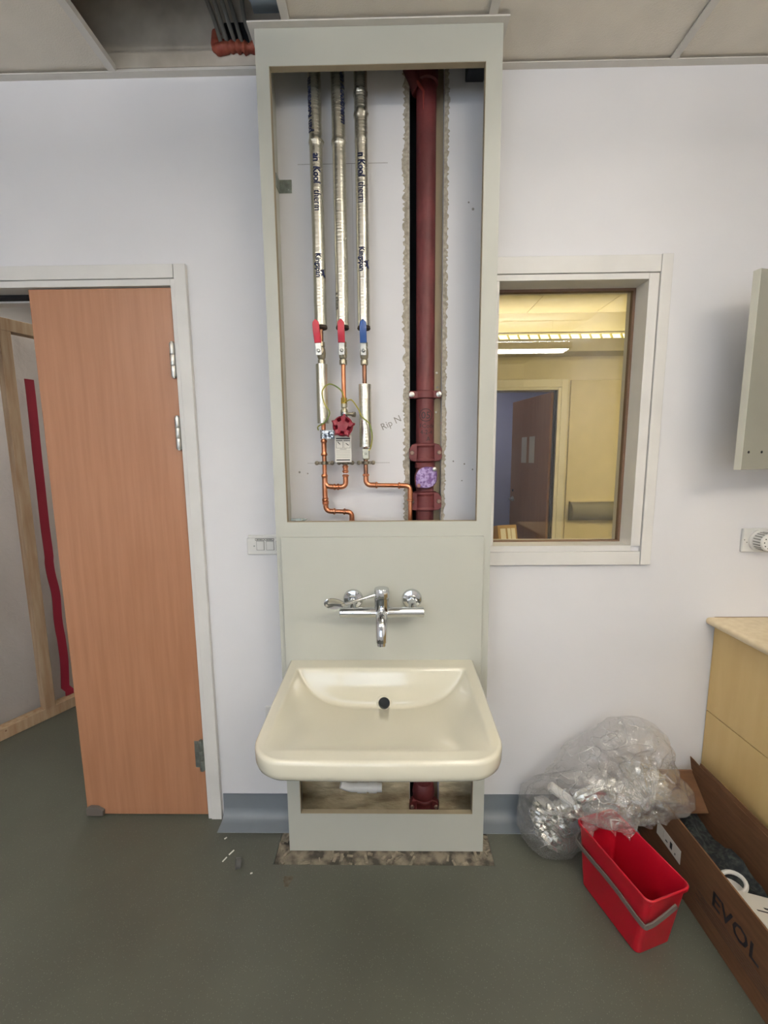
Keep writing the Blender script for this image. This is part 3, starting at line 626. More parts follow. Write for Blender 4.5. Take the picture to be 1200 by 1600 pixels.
# print on the lagging
R1 = .0216
text_on('lettering', 'pan Kooltherm', .0250, M_blueink, p1, wrap(x1, PY_, R1, -.42, 2.475, False), True, .006)
text_on('lettering', 'an  Kool', .0250, M_blueink, p1, wrap(x1, PY_, R1, -.32, 2.412), True, .006)
text_on('lettering', 'therm', .0250, M_blueink, p1, wrap(x1, PY_, R1, -.32, 2.306), False, .006)
text_on('lettering', 'Kingspan', .0205, M_blueink, p1, wrap(x1, PY_, R1, -.35, 2.118), True, .006)
text_on('lettering', 'an Kooltherm', .0250, M_blueink, p2, wrap(x2, PY_, .0226, .55, 2.64), True, .006)
text_on('handwriting', 'x clusn', .02, M_black, p2, wrap(x2, PY_, .0224, -1.15, 2.0), False, .006)
text_on('lettering', 'n Kool', .0250, M_blueink, p3, wrap(x3, PY_, .0220, -.45, 2.412), True, .006)
text_on('lettering', 'therm', .0250, M_blueink, p3, wrap(x3, PY_, .0220, -.45, 2.327), False, .006)
text_on('lettering', 'Kingspan', .0205, M_blueink, p3, wrap(x3, PY_, .0220, -.5, 2.135), True, .006)
def lion(parent, cx, r, a0, z0, s):   # the printed emblem beside the word, a running beast of simple strokes
    fn = wrap(cx, PY_, r, a0, z0); mb = MB()
    def blob(x, y, w, h, rot=0):
        n = 10; vs = []
        for k in range(n):
            a = 2 * math.pi * k / n; u, v_ = w * math.cos(a), h * math.sin(a); vs.append(fn((x + u * math.cos(rot) - v_ * math.sin(rot)) * s, (y + u * math.sin(rot) + v_ * math.cos(rot)) * s))
        mb.add(vs, [tuple(range(n))])
    for b_ in ((0, 0, 8, 3, .1), (8, 3, 3.5, 3.5, 0), (-9, 3, 5, .8, -.7), (-6, -4, .9, 4, .5), (-3, -4.5, .9, 3.5, -.3), (5, -4, .9, 4, -.4), (8, -3.5, .9, 4, .6), (11, 5, 2.5, 1, .5)): blob(*b_)
    mb.build('emblem', M_blueink, parent)
lion(p1, x1, R1, .85, 2.06, .00115); lion(p3, x3, .0220, .75, 2.085, .00115)

# earth wires
yw = -.082
o = MB().tube(smooth_path([(x2, PY_ - .009, 1.645), (-.155, yw, 1.665), (-.169, yw, 1.687), (-.201, yw - .004, 1.701), (-.226, yw, 1.678), (-.219, yw - .002, 1.637), (-.203, yw, 1.608), (-.219, yw, 1.577), (-.245, yw + .012, 1.563), (-.247, yw + .024, 1.552)]), .0022, 8).build('earth_wire', M_wirey)
tag(o, 'green and yellow earth wire looping from middle pipe to left pipe', 'wire', 'earth bonding wires')
o = MB().tube(smooth_path([(x2 + .006, PY_ - .009, 1.645), (-.128, yw, 1.649), (-.105, yw, 1.618), (-.093, yw, 1.592), (-.069, yw, 1.570), (-.060, yw + .008, 1.53), (-.066, yw + .02, 1.49), (-.076, yw + .022, 1.478)]), .0022, 8).build('earth_wire', M_wirey)
tag(o, 'green and yellow earth wire draped across the right pipe sleeve', 'wire', 'earth bonding wires')
MB().tube([(x2, PY_, 1.66), (x2, PY_, 1.632)], RC + .003, 14).build('wire_clamp', mat('yellowed_brass', 'a88a3c', .45, .7), p2)

# cast iron soil stack
sx_, sy_, sr = .1275, .004, .0325
st = thing('soil_stack', (sx_, sy_, 0), 'dark red cast iron soil pipe standing in the torn wall chase', 'pipe')
stack = MB().tube([(sx_, sy_, z) for z in (-.02, .5, 1.0, 1.5, 2.0, 2.5, 3.25)], sr, 32).build('stack_tube', M_iron, st)
br = MB().tube([(sx_ - .02, sy_ - .0, 2.64), (sx_ - .05, sy_ - .005, 2.70), (sx_ - .07, sy_ - .01, 2.80)], .028, 20).lathe([(.034, -.03), (.038, -.026), (.038, .026), (.034, .03)], (sx_, sy_, 2.68), seg=28); br.build('top_branch', M_iron, st)
MB().tube([(sx_ - .035, sy_ - .02, 2.655), (sx_ - .012, sy_ - .034, 2.61), (sx_ - .012, sy_ - .033, 2.56)], [.006, .004, .001], 8).build('paint_run', mat('orange_red_primer', '8f3a30', .6), st)
def ring_clamp(z):
    m = MB().lathe([(sr + .001, -.014), (sr + .006, -.013), (sr + .006, .013), (sr + .001, .014)], (sx_, sy_, z), seg=32)
    m.box(sx_ - .058, sx_ + .054, sy_ - .026, sy_ - .016, z - .013, z + .013)
    c = m.build('pipe_bracket', M_iron, st, bevel=.003)
    for d in (-.049, .046): MB().lathe([(.0095, 0), (.0095, .003), (.006, .004), (.006, .009), (.004, .0095)], (sx_ + d, sy_ - .026, z), (0, -1, 0), 12).build('bolt', M_steel, c)
def hub_clamp(z0, z1, hide_left=False, r=.040):
    h = z1 - z0
    m = MB().lathe([(sr, -.002), (r + .003, 0), (r + .004, .006), (r, .010), (r, h - .012), (r + .004, h - .008), (r + .003, h), (sr, h + .003)], (sx_, sy_, z0), seg=36)
    for s in (-1, 1):
        P = [(s * .030, 0), (s * .050, .002), (s * .058, .012), (s * .058, h - .018), (s * .046, h - .002), (s * .030, h)]
        m.prism(P, lambda p: (sx_ + p[0], sy_ - .030, z0 + p[1]), lambda p: (sx_ + p[0], sy_ - .004, z0 + p[1]))
    c = m.build('coupling_clamp', M_iron, st, bevel=.002)
    for s in (-1, 1): MB().lathe([(.0085, 0), (.0085, .004), (.006, .006)], (sx_ + s * .048, sy_ - .030, z0 + h * .5), (0, -1, 0), 6).build('bolt', mat('rusty_bolt', '8a7468', .5, .5), c)
ring_clamp(1.673); hub_clamp(1.440, 1.503); hub_clamp(1.264, 1.330)
MB().lathe([(sr, 0), (sr + .004, .003), (sr + .004, .02), (sr, .024)], (sx_, sy_, 1.415), seg=32).build('pipe_collar', M_iron, st)
# access door with purple cap
cz = 1.384; cx_ = sx_ + .001
P = []
for k in range(40):
    a = 2 * math.pi * k / 40; c_, s__ = math.cos(a), math.sin(a); r_ = .0375
    if c_ * s__ > 0: r_ = .0375 / max(abs(c_), abs(s__)) ** .75     # squarer at two opposite corners
    P.append((r_ * c_, r_ * s__))
bd = MB().prism(P, lambda p: (cx_ + p[0] * 1.06, sy_ - .046, cz + p[1] * 1.06), lambda p: (cx_ + p[0] * 1.06, sy_ - .01, cz + p[1] * 1.06)).build('access_frame', M_iron, st, bevel=.002)
cap = MB().prism(P, lambda p: (cx_ + p[0], sy_ - .053, cz + p[1]), lambda p: (cx_ + p[0], sy_ - .0462, cz + p[1])).build('access_cap', M_purple, st, bevel=.003)
MB().lathe([(.0075, 0), (.0075, .004), (.004, .006)], (cx_ + .0285, sy_ - .053, cz + .029), (0, -1, 0), 8).build('bolt', M_steel, cap)
MB().lathe([(.007, 0), (.007, .004), (.004, .006)], (cx_ - .027, sy_ - .053, cz - .028), (0, -1, 0), 8).build('bolt', mat('copper_bolt', 'a0746a', .5, .4), cap)
# low coupling behind the bottom opening
hub_clamp(.045, .098); MB().lathe([(sr, 0), (.043, .004), (.045, .015), (.04, .05), (sr, .06)], (sx_, sy_, .10), seg=30).build('socket', M_iron, st)
# marker writing on the stack
def stk(a0, z0, flip=1): return lambda x, y: (sx_ + (sr + .0006) * math.sin(a0 + x / sr), sy_ - (sr + .0006) * math.cos(a0 + x / sr), z0 + y)
text_on('handwriting', '05', .034, M_black, st, stk(-.52, 1.590), False, .006)
text_on('handwriting', 'FCode', .021, M_black, st, stk(-.72, 1.558), False, .006)
text_on('handwriting', '4-2-4', .021, M_black, st, stk(-.62, 1.536), False, .006)
text_on('handwriting', 'A', .022, M_black, st, stk(.05, 1.512), False, .006)
f_ = stk(0, 1.602); MB().tube([f_(.023 * math.cos(2 * math.pi * k / 28), .021 * math.sin(2 * math.pi * k / 28)) for k in range(29)], .0011, 5, False).build('handwriting', M_black, st)
for dx_, z in ((.043, 1.755), (.0415, 1.617), (.043, 1.47), (.0425, 1.365), (-.07, 1.65)):
    MB().lathe([(.0045, 0), (.003, .002)], (sx_ + dx_, .027 if dx_ > 0 else -.002, z), (0, -1, 0), 8).build('screw', M_steel, wall_back)

# ================================================================== BASIN
bx, yb_, yfr, ZR = -.034, -.1625, -.640, .762
bas = thing('wash_basin', (bx, -.2, .64), 'wide cream white wall-hung wash basin under the chrome tap', 'basin')
def hwid(y): t = (y - yb_) / (yfr - yb_); return .308 - .012 * t
def yfront(s): 
    r = .075; hw_ = .297; x = abs(s) * hw_
    return yfr + (r - math.sqrt(max(0, r * r - (x - (hw_ - r)) ** 2)) if x > hw_ - r else 0) + .006 * s * s
NXg, NYg = 140, 150
def depth(x, y):
    xs = abs(x - bx); a = max(0, 1 - (xs / .275) ** 3.6); yf = yfr + .030; yd = -.26
    t = max(0, (y - yf) / (yd - yf)); t = t * t / (t + .06); Fd = .120 * (a ** .8) * min(1.1, t) ** .75 if t > 0 else 0
    Wd = max(0, (-.221 - y)) * 2.9
    k = .012; h = max(k - abs(Fd - Wd), 0) / k; d = min(Fd, Wd) - h * h * k * .25
    return d if d > .0 else 0.0
tops = []
for j in range(NYg + 1):
    for i in range(NXg + 1):
        s = math.sin((i / NXg * 2 - 1) * math.pi / 2 * .985) / math.sin(math.pi / 2 * .985); t = j / NYg; t = .5 - .5 * math.cos(math.pi * (t * .9 + .05)); t = (t - (.5 - .5 * math.cos(math.pi * .05))) / (math.cos(math.pi * .05))
        y = yb_ + t * (yfront(s) - yb_); x = bx + s * hwid(y); tops.append((x, y))
HZ = [[0.0] * (NXg + 1) for _ in range(NYg + 1)]
for j in range(NYg + 1):
    for i in range(NXg + 1): HZ[j][i] = -depth(*tops[j * (NXg + 1) + i])
for _ in range(5):   # relax so the rim rolls softly into the bowl
    H2 = [r[:] for r in HZ]
    for j in range(1, NYg):
        for i in range(1, NXg): H2[j][i] = (HZ[j][i] * 2 + HZ[j - 1][i] + HZ[j + 1][i] + HZ[j][i - 1] + HZ[j][i + 1]) / 6
    HZ = H2
bm_ = MB(); W1 = NXg + 1
for j in range(NYg + 1):
    for i in range(NXg + 1): x, y = tops[j * W1 + i]; bm_.v.append(Vector((x, y, ZR + HZ[j][i])))
drx, dry = -.024, -.2565
drz = ZR - depth(drx, dry) + .002
DR = .0205
for j in range(NYg):
    for i in range(NXg):
        q = (j * W1 + i, j * W1 + i + 1, (j + 1) * W1 + i + 1, (j + 1) * W1 + i); c = sum((bm_.v[k] for k in q), Vector()) / 4
        if (c - Vector((drx, dry, drz))).length > DR + .0015: bm_.f.append(q)
loop = [i for i in range(W1)] + [j * W1 + NXg for j in range(1, NYg + 1)] + [NYg * W1 + i for i in range(NXg - 1, -1, -1)] + [j * W1 for j in range(NYg - 1, 0, -1)]
LP = [bm_.v[k].copy() for k in loop]; nl = len(loop); NR = []
for k in range(nl):
    d = LP[(k + 2) % nl] - LP[k - 2]; NR.append(Vector((-d.y, d.x, 0)).normalized())
cen = Vector((bx, -.4, 0))
for k in range(nl):
    if NR[k].dot(LP[k] - cen) < 0: NR[k] = -NR[k]
prev = loop
for off, dz in ((.004, -.0012), (.0075, -.005), (.009, -.011), (.009, -.036), (.0065, -.047), (-.001, -.056), (-.014, -.062), (-.035, -.065), (-.09, -.073), (-.16, -.10), (-.2, -.13)):
    cur = []
    for k in range(nl):
        p = LP[k] + NR[k] * off; p.y = min(p.y, yb_ + .0002); p.z = ZR + dz
        if off < -.012:      # underside shrinks towards the bowl centre instead of along normals
            q = cen + (LP[k] - cen) * (1 + off * 2.6); p = Vector((q.x, min(q.y - (.02 if LP[k].y > yb_ - .001 else 0) * 0, yb_ + .0002), ZR + dz))
            if LP[k].y > yb_ - .002: p.y = yb_
        cur.append(len(bm_.v)); bm_.v.append(p)
    for k in range(nl): bm_.f.append((prev[k], prev[(k + 1) % nl], cur[(k + 1) % nl], cur[k]))
    prev = cur
bm_.f.append(tuple(prev))
bm_.build('bowl', M_ceram, bas, angle=60)
nrm = Vector((0, -.35, 1)).normalized()
ds = depth(drx, dry - .004); dn = depth(drx, dry + .004); slope = (-(dn - ds)) / .008
nrm = Vector((0, -slope, 1)).normalized()
dc = Vector((drx, dry, drz))
rg = MB(); prof = [(DR + .008, -.005), (DR + .004, .0012), (DR, .002), (DR - .002, .001), (DR - .0028, -.004)]
rg._lathe(prof, dc, nrm, 28); rg.f = rg.f[:-2]; rg.build('waste_rim', M_ceram, bas)
tb = MB(); tb._lathe([(DR - .0024, .0), (DR - .003, -.03)], dc, nrm, 24); tb.f = [f for f in tb.f if len(f) == 4] + [tuple(range(24, 48))]; tb.build('waste_hole', mat('dark_waste', '25282a', .35), bas)

# ================================================================== TAP
tp = thing('wall_tap', (-.03, -.163, .96), 'chrome wall-mounted mixer tap with long spoon-shaped lever', 'tap')
ty, tz, tx = -.232, .960, -.029
body = MB().lathe([(.0158, -.135), (.0165, -.133), (.0165, .133), (.0158, .135)], (tx, ty, tz), (1, 0, 0), 28).build('bar', M_chrome, tp)
MB().lathe([(.019, -.022), (.0235, -.012), (.0235, .050), (.0215, .0515), (.0215, .054), (.0238, .0555), (.0238, .078), (.0224, .081), (.002, .082)], (tx, ty, tz), seg=36).build('mixer_body', M_chrome, tp)
pth = smooth_path([(tx, ty - .005, tz - .004), (tx, ty - .035, tz + .002), (tx, ty - .062, tz - .012), (tx, ty - .076, tz - .040), (tx, ty - .080, tz - .064)], 6)
n_ = len(pth)
spt = MB().tube(pth, [.0190 - .0025 * i / n_ for i in range(n_)], 24).build('spout', M_chrome, tp)
MB().lathe([(.0135, 0), (.0135, .009), (.011, .0095)], pth[-1] + Vector((0, 0, -.0015)), (0, -.12, -1), 22).build('outlet', M_chrome, spt)
lvp = smooth_path([(tx - .02, ty - .004, tz + .060), (tx - .06, ty - .02, tz + .053), (tx - .095, ty - .03, tz + .045), (tx - .115, ty - .034, tz + .042)], 5)
lvo = MB().tube(lvp, [.0062 - .0018 * i / len(lvp) for i in range(len(lvp))], 12).build('lever', M_chrome, tp)
pd = MB(); pc = Vector((tx - .146, ty - .04, tz + .044)); ns2 = 28
e1 = Vector((1, .15, -.1)).normalized(); e2 = Vector((.02, -.12, 1)).normalized(); e3 = e1.cross(e2).normalized()
for (f_, h) in ((.01, -.0045), (.7, -.0035), (1, 0), (.93, .0022), (.6, .0005), (.01, -.0008)):
    for k in range(ns2):
        a = 2 * math.pi * k / ns2; w_ = .0335 * f_; t_ = (.0185 - .004 * math.cos(a)) * f_; pd.v.append(pc + e1 * w_ * math.cos(a) + e2 * t_ * math.sin(a) - e3 * (-h))
pd.f = [(i * ns2 + k, i * ns2 + (k + 1) % ns2, (i + 1) * ns2 + (k + 1) % ns2, (i + 1) * ns2 + k) for i in range(5) for k in range(ns2)]
pd.build('lever_paddle', M_chrome, lvo, angle=60)
for xe in (tx - .098, tx + .100):
    fl_ = MB().lathe([(.034, 0), (.034, .004), (.030, .010), (.020, .013), (.014, .014)], (xe, -.1622, tz + .022), (0, -1, 0), 30).build('wall_flange', M_chrome, tp)
    MB().tube(fillet([(xe, -.172, tz + .022), (xe, -.205, tz + .020), (xe, ty + .004, tz + .004)], .014), .0135, 18).lathe([(.0185, 0), (.0185, .014)], (xe, -.178, tz + .022), (0, -1, 0), 6).build('union', M_chrome, fl_)

# ================================================================== ELECTRICS ON THE BACK WALL
sw = thing('light_switch', (-.46, 0, 1.1), 'white four-gang light switch plate left of the service panel', 'switch')
MB().box(-.534, -.388, -.010, -.0005, 1.100, 1.163).build('plate', M_white, sw, bevel=.003)
MB().box(-.530, -.388, -.006, -.0005, 1.163, 1.174).build('trunking_lip', M_white, sw, bevel=.002)
for k in range(4):
    x = -.497 + k * .0365
    if x + .027 > -.386: w = .022
    else: w = .027
    MB().box(x - .0015, x + w + .0015, -.0104, -.0098, 1.117, 1.152).build('rocker_gap', M_whitegap, sw)
    MB().box(x, x + w, -.0135, -.0102, 1.1185, 1.1505).build('rocker', M_white, sw, bevel=.0015)
MB().lathe([(.003, 0), (.002, .0012)], (-.507, -.010, 1.133), (0, -1, 0), 8).build('screw', M_galv, sw)
for k in range(2):
    x = -.502 + k * .036
    MB().box(x, x + .034, -.0106, -.0099, 1.1535, 1.1615).build('label_border', M_black, sw)
    MB().box(x + .0015, x + .0325, -.011, -.0103, 1.1548, 1.1602).build('label', M_paper, sw)
    for q_ in range(4): MB().box(x + .006 + q_ * .0058, x + .0105 + q_ * .0058, -.0114, -.0109, 1.1562 + .0004 * (q_ % 2), 1.159).build('label_print', M_black, sw)
so = thing('power_socket', (-.45, 0, .42), 'white power socket plate low on the wall beside the basin', 'socket')
MB().box(-.497, -.390, -.009, -.0005, .418, .490).build('plate', M_white, so, bevel=.003)
MB().lathe([(.003, 0), (.002, .0012)], (-.485, -.009, .454), (0, -1, 0), 8).build('screw', M_dark, so)
MB().box(-.475, -.45, -.0095, -.0088, .474, .486).build('rocker_gap', M_whitegap, so); MB().box(-.4735, -.4515, -.012, -.0092, .4755, .4845).build('rocker', M_white, so, bevel=.001)
th = thing('thermostat', (1.36, 0, 1.14), 'white thermostat with a round ribbed dial above the worktop', 'thermostat')
MB().box(1.286, 1.432, -.012, -.0005, 1.100, 1.188).build('plate', M_white, th, bevel=.004)
kc = Vector((1.345, -.012, 1.144))
dial = MB().lathe([(.040, 0), (.040, .006), (.033, .008), (.032, .042), (.029, .046), (.002, .047)], kc, (0, -1, 0), 40).build('dial', M_white, th)
for k in range(20):
    a = 2 * math.pi * k / 20; d = Vector((math.cos(a), 0, math.sin(a)))
    MB().obox(kc + d * .0325 + Vector((0, -.026, 0)), d, (0, 1, 0), d.cross(Vector((0, 1, 0))), .0012, .014, .0018).build('rib', M_whitegap, dial)
for k in range(5):
    a = math.radians(110 + 35 * k); MB().lathe([(.0025, 0), (.002, .0005)], kc + Vector((.022 * math.cos(a), -.0468, .022 * math.sin(a))), (0, -1, 0), 6).build('dial_mark', M_black, dial)
for z in (1.137, 1.146): MB().lathe([(.002, 0), (.0015, .0006)], (1.298 - (z - 1.14), -.012, z), (0, -1, 0), 6).build('screw_cap', M_black, th)

# ================================================================== BASE UNITS AND WORKTOP
wt = MB(); prof = [(1.20, .0) , (1.193, .004), (1.190, .012), (1.190, .018), (1.193, .024), (1.2, .027), (XR - .001, .027), (XR - .001, 0)]
wt.prism([(a, .820 + b) for a, b in prof], lambda p: (p[0], -.001, p[1]), lambda p: (p[0], -2.2, p[1]))
o = wt.build('worktop', M_worktop, angle=50); tag(o, 'cream worktop with a rounded front edge along the right wall', 'worktop')
MB().box(1.22, XR - .001, -.0028, -.0008, .848, .849).build('sealant_line', mat('brown_sealant', '8a6a55', .6), o)
for u in range(3):
    y1, y0 = -.002 - .6 * u, -.598 - .6 * u
    cu = thing('drawer_unit', (1.5, (y0 + y1) / 2, 0), ['pale yellow drawer unit in the corner beside the cardboard box', 'pale yellow drawer unit in the middle of the right wall run', 'pale yellow drawer unit at the near end of the right wall run'][u], 'cabinet', 'drawer units under the worktop')
    MB().box(1.243, XR - .002, y0, y1, .10, .818).build('carcass', M_yellow, cu)
    MB().box(1.29, XR - .002, y0, y1, .0, .10).build('plinth', M_yellow, cu)
    for z0, z1 in ((.476, .792), (.296, .472), (.112, .292)) if u else ((.4755, .812), (.105, .4725)):
        MB().box(1.222, 1.2425, y0 + .0015, y1 - .0015, z0, z1).build('drawer_front', M_yellow, cu, bevel=.0012)
# wall cupboard with its door standing open
wc_ = thing('wall_cupboard', (1.66, -.4, 1.41), 'pale grey wall cupboard with its drilled door standing open', 'cabinet')
MB().box(1.50, 1.518, -.69, -.672, 1.41, 1.99).build('front_stile', M_cup, wc_)
cbm = MB().box(1.50, XR - .001, -.095, -.077, 1.41, 1.99).box(1.50, XR - .001, -.69, -.672, 1.41, 1.99).box(1.50, XR - .001, -.672, -.095, 1.41, 1.428).box(1.50, XR - .001, -.672, -.095, 1.972, 1.99).box(XR - .012, XR - .001, -.672, -.095, 1.428, 1.972).box(1.52, XR - .012, -.672, -.095, 1.69, 1.708)
cbm.build('carcass', M_cup, wc_)
ang = math.radians(15); dv = Vector((math.cos(ang), math.sin(ang), 0)); dn_ = Vector((-math.sin(ang), math.cos(ang), 0)); p0 = Vector((1.0865, -.2105, 0)); dw = .425
ctr = p0 + dv * dw / 2 + dn_ * .0105 + Vector((0, 0, (1.408 + 1.993) / 2))
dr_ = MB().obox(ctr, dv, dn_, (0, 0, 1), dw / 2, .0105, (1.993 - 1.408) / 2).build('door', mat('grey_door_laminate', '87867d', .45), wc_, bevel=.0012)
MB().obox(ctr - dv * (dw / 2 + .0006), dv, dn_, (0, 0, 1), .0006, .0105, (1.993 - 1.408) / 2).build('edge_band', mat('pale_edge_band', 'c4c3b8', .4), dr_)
for s in (.024, .078): MB().lathe([(.0042, 0), (.0042, .0006)], p0 + dv * s + Vector((0, 0, 1.462)), -dn_, 10).build('handle_hole', M_dark, dr_)

# ================================================================== RED BUCKET
bk = thing('bucket', (.76, -.36, 0), 'red rectangular plastic bucket with a grey handle by the cardboard box', 'bucket')
fm = Vector((.787, -.484, 0)); uu = Vector((.956, .291, 0)).normalized(); aa = Vector((-.291, .956, 0)).normalized(); BH = .222
def rrect(hw_, l0, l1, r, z, n=5):
    pts = []
    for cx2, cy2, a0 in ((hw_ - r, l1 - r, 0), (-hw_ + r, l1 - r, 90), (-hw_ + r, l0 + r, 180), (hw_ - r, l0 + r, 270)):
        for k in range(n + 1):
            a = math.radians(a0 + 90 * k / n); pts.append(fm + uu * (cx2 + r * math.cos(a)) + aa * (cy2 + r * math.sin(a)) + Vector((0, 0, z)))
    return pts
def loft(rings, cap0=True, cap1=True):
    mb = MB(); n = len(rings[0])
    for r in rings: mb.v += r
    mb.f = [(i * n + k, i * n + (k + 1) % n, (i + 1) * n + (k + 1) % n, (i + 1) * n + k) for i in range(len(rings) - 1) for k in range(n)]
    if cap0: mb.f.append(tuple(range(n))[::-1])
    if cap1: mb.f.append(tuple((len(rings) - 1) * n + k for k in range(n)))
    return mb
BL = .285
loft([rrect(.062, .040, BL - .03, .016, .0), rrect(.066, .036, BL - .026, .018, .003), rrect(.0745, .008, BL - .008, .018, BH - .012), rrect(.0795, .001, BL - .001, .02, BH - .011), rrect(.0800, 0, BL, .02, BH - .002), rrect(.0785, .0015, BL - .0015, .019, BH),
      rrect(.0755, .0045, BL - .0045, .017, BH), rrect(.0735, .0065, BL - .0065, .016, BH - .004), rrect(.064, .040, BL - .028, .014, .006)]).build('pail', M_bucket, bk, angle=40)
hp = [fm + uu * .018 + aa * (-.001) + Vector((0, 0, .186)), fm + uu * (-.03) + aa * .002 + Vector((0, 0, .160)), fm + uu * (-.070) + aa * .006 + Vector((0, 0, .143)), fm + uu * (-.079) + aa * .022 + Vector((0, 0, .139)),
      fm + uu * (-.0795) + aa * .12 + Vector((0, 0, .150)), fm + uu * (-.0795) + aa * .25 + Vector((0, 0, .148)), fm + uu * (-.07) + aa * (BL - .006) + Vector((0, 0, .15)), fm + uu * (-.02) + aa * (BL + .004) + Vector((0, 0, .17)), fm + uu * .0 + aa * (BL + .004) + Vector((0, 0, .186))]
hp = smooth_path(hp, 7); hb = MB(); n = len(hp)
for i, p in enumerate(hp):
    t = (hp[min(i + 1, n - 1)] - hp[max(i - 1, 0)]).normalized(); side = Vector((t.y, -t.x, 0)); side = side.normalized() if side.length > .1 else uu
    if side.dot(p - (fm + aa * BL / 2)) < 0: side = -side
    upv = t.cross(side).normalized(); upv = upv if upv.z > 0 else -upv
    for a_, b_ in ((0, -1), (1, -1), (1, 1), (0, 1)): hb.v.append(p + side * (.001 + .0045 * a_) + upv * .0078 * b_)
hb.f = [(i * 4 + k, i * 4 + (k + 1) % 4, (i + 1) * 4 + (k + 1) % 4, (i + 1) * 4 + k) for i in range(n - 1) for k in range(4)] + [(0, 1, 2, 3), tuple((n - 1) * 4 + k for k in range(4))]
hb.build('handle', M_strap, bk, bevel=.001)

# ================================================================== CARDBOARD BOX AND CONTENTS
bxo = thing('cardboard_box', (1.05, -.4, 0), 'long open brown cardboard box with black lettering beside the drawers', 'box')
KX, KX2, KY0, KY1 = .958, 1.168, -1.05, -.035; HB = .245; tk = .005
MB().box(KX, KX2, KY0, KY1, .001, .006).build('base', M_card, bxo)
side_a = MB().box(KX, KX + tk, KY0, KY1 - .10, .006, HB).build('side', M_card, bxo)
MB().prism([(KY1 - .10, .006), (KY1, .006), (KY1, HB - .05), (KY1 - .10, HB)], lambda p: (KX, p[0], p[1]), lambda p: (KX + tk, p[0], p[1])).build('side', M_card, bxo)
MB().box(KX2 - tk, KX2, KY0, KY1, .006, HB).build('side', M_card, bxo)
MB().box(KX + tk, KX2 - tk, KY1 - tk, KY1, .006, HB).build('end', M_cardin, bxo)
MB().box(KX + tk, KX2 - tk, KY0, KY0 + tk, .006, HB).build('end', M_card, bxo)
MB().obox(((KX2 + .004), -.42, HB + .022), (.18, 0, 1), (0, 1, 0), (-1, 0, .18), .024, .36, .002).build('flap', M_card, bxo)
MB().prism([(-.42, HB), (-.032, HB), (-.02, HB + .045), (-.10, HB + .04), (-.42, HB + .03)], lambda p: (KX2 - .004, p[0], p[1]), lambda p: (KX2 - .001, p[0], p[1])).build('flap', M_card, bxo)
MB().prism([(KX + .012, 0), (KX2 - .008, 0), (KX2 - .012, 1), (KX + .02, 1)], lambda p: (p[0], KY1 - .008 - .10 * p[1], HB - .004 - .085 * p[1]), lambda p: (p[0], KY1 - .005 - .10 * p[1], HB + .0 - .085 * p[1])).build('end_flap', M_card, bxo)
text_on('lettering', 'EVOL', .068, M_black, bxo, lambda x, y: (KX - .0006, -.418 - x * .98, .118 + y), True)
for k in range(5): MB().box(KX - .0006, KX + .001, -1.0, -.36 - .02 * (k % 2), .062 + k * .009, .0655 + k * .009).build('print', M_cardsl, bxo)
MB().box(KX - .0008, KX + .001, -.285, -.165, .100, .150).build('sticker', M_paper, bxo)
for a_, b_2, c_2, d_2 in ((-.200, -.194, .118, .142), (-.222, -.205, .116, .121), (-.245, -.228, .112, .136), (-.262, -.252, .110, .117)): MB().box(KX - .0012, KX - .0006, b_2 - .006, a_, c_2, d_2).build('sticker_print', M_black, bxo)
# contents
cl = MB(); nx, ny = 16, 40
for j in range(ny + 1):
    for i in range(nx + 1):
        x = KX + .012 + (KX2 - KX - .024) * i / nx; y = KY0 + .015 + (KY1 - .03 - KY0 - .03) * j / ny
        cl.v.append(Vector((x, y, .105 + .035 * noise.noise((x * 14, y * 9, 3)) + .015 * noise.noise((x * 40, y * 30, 1)))))
cl.f = [(j * (nx + 1) + i, j * (nx + 1) + i + 1, (j + 1) * (nx + 1) + i + 1, (j + 1) * (nx + 1) + i) for j in range(ny) for i in range(nx)]
n0 = len(cl.v); rimi = [i for i in range(nx + 1)] + [j * (nx + 1) + nx for j in range(1, ny + 1)] + [ny * (nx + 1) + i for i in range(nx - 1, -1, -1)] + [j * (nx + 1) for j in range(ny - 1, 0, -1)]
cl.v += [Vector((cl.v[k].x, cl.v[k].y, .0075)) for k in rimi]; m_ = len(rimi)
cl.f += [(rimi[k], rimi[(k + 1) % m_], n0 + (k + 1) % m_, n0 + k) for k in range(m_)] + [tuple(n0 + k for k in range(m_))]
o = cl.build('dark_cloth', M_cloth); tag(o, 'dark speckled cloth heaped inside the cardboard box', 'cloth')
o = MB().tube([(1.045 + .032 * math.cos(a), -.385 + .032 * math.sin(a), .150 + .012 * math.cos(a)) for a in [2 * math.pi * k / 24 for k in range(25)]], .006, 8, False)
o.tube([(1.045, -.385, .12), (1.045, -.385, .13)], [.03, .034], 20); o = o.build('tape_ring', M_white); tag(o, 'white ring shaped roll lying in the cardboard box', 'tape')
pk = thing('paper_packet', (1.07, -.55, .15), 'white printed paper packet lying in the cardboard box', 'packet')
pn = Vector((.25, .2, 1)).normalized(); pu = Vector((0, -1, .2)).normalized(); pu = (pu - pn * pu.dot(pn)).normalized(); pv = pn.cross(pu)
pcn = Vector((1.068, -.53, .172)); MB().obox(pcn, pu, pv, pn, .10, .072, .012).build('sleeve', M_paper, pk, bevel=.004)
for k, (l, w) in enumerate(((.02, .003), (.032, .002))): MB().obox(pcn + pn * .0122 - pu * (.045 - .014 * k) - pv * .02 * k, pv, pu, pn, l, w, .0004).build('print', M_black, pk)

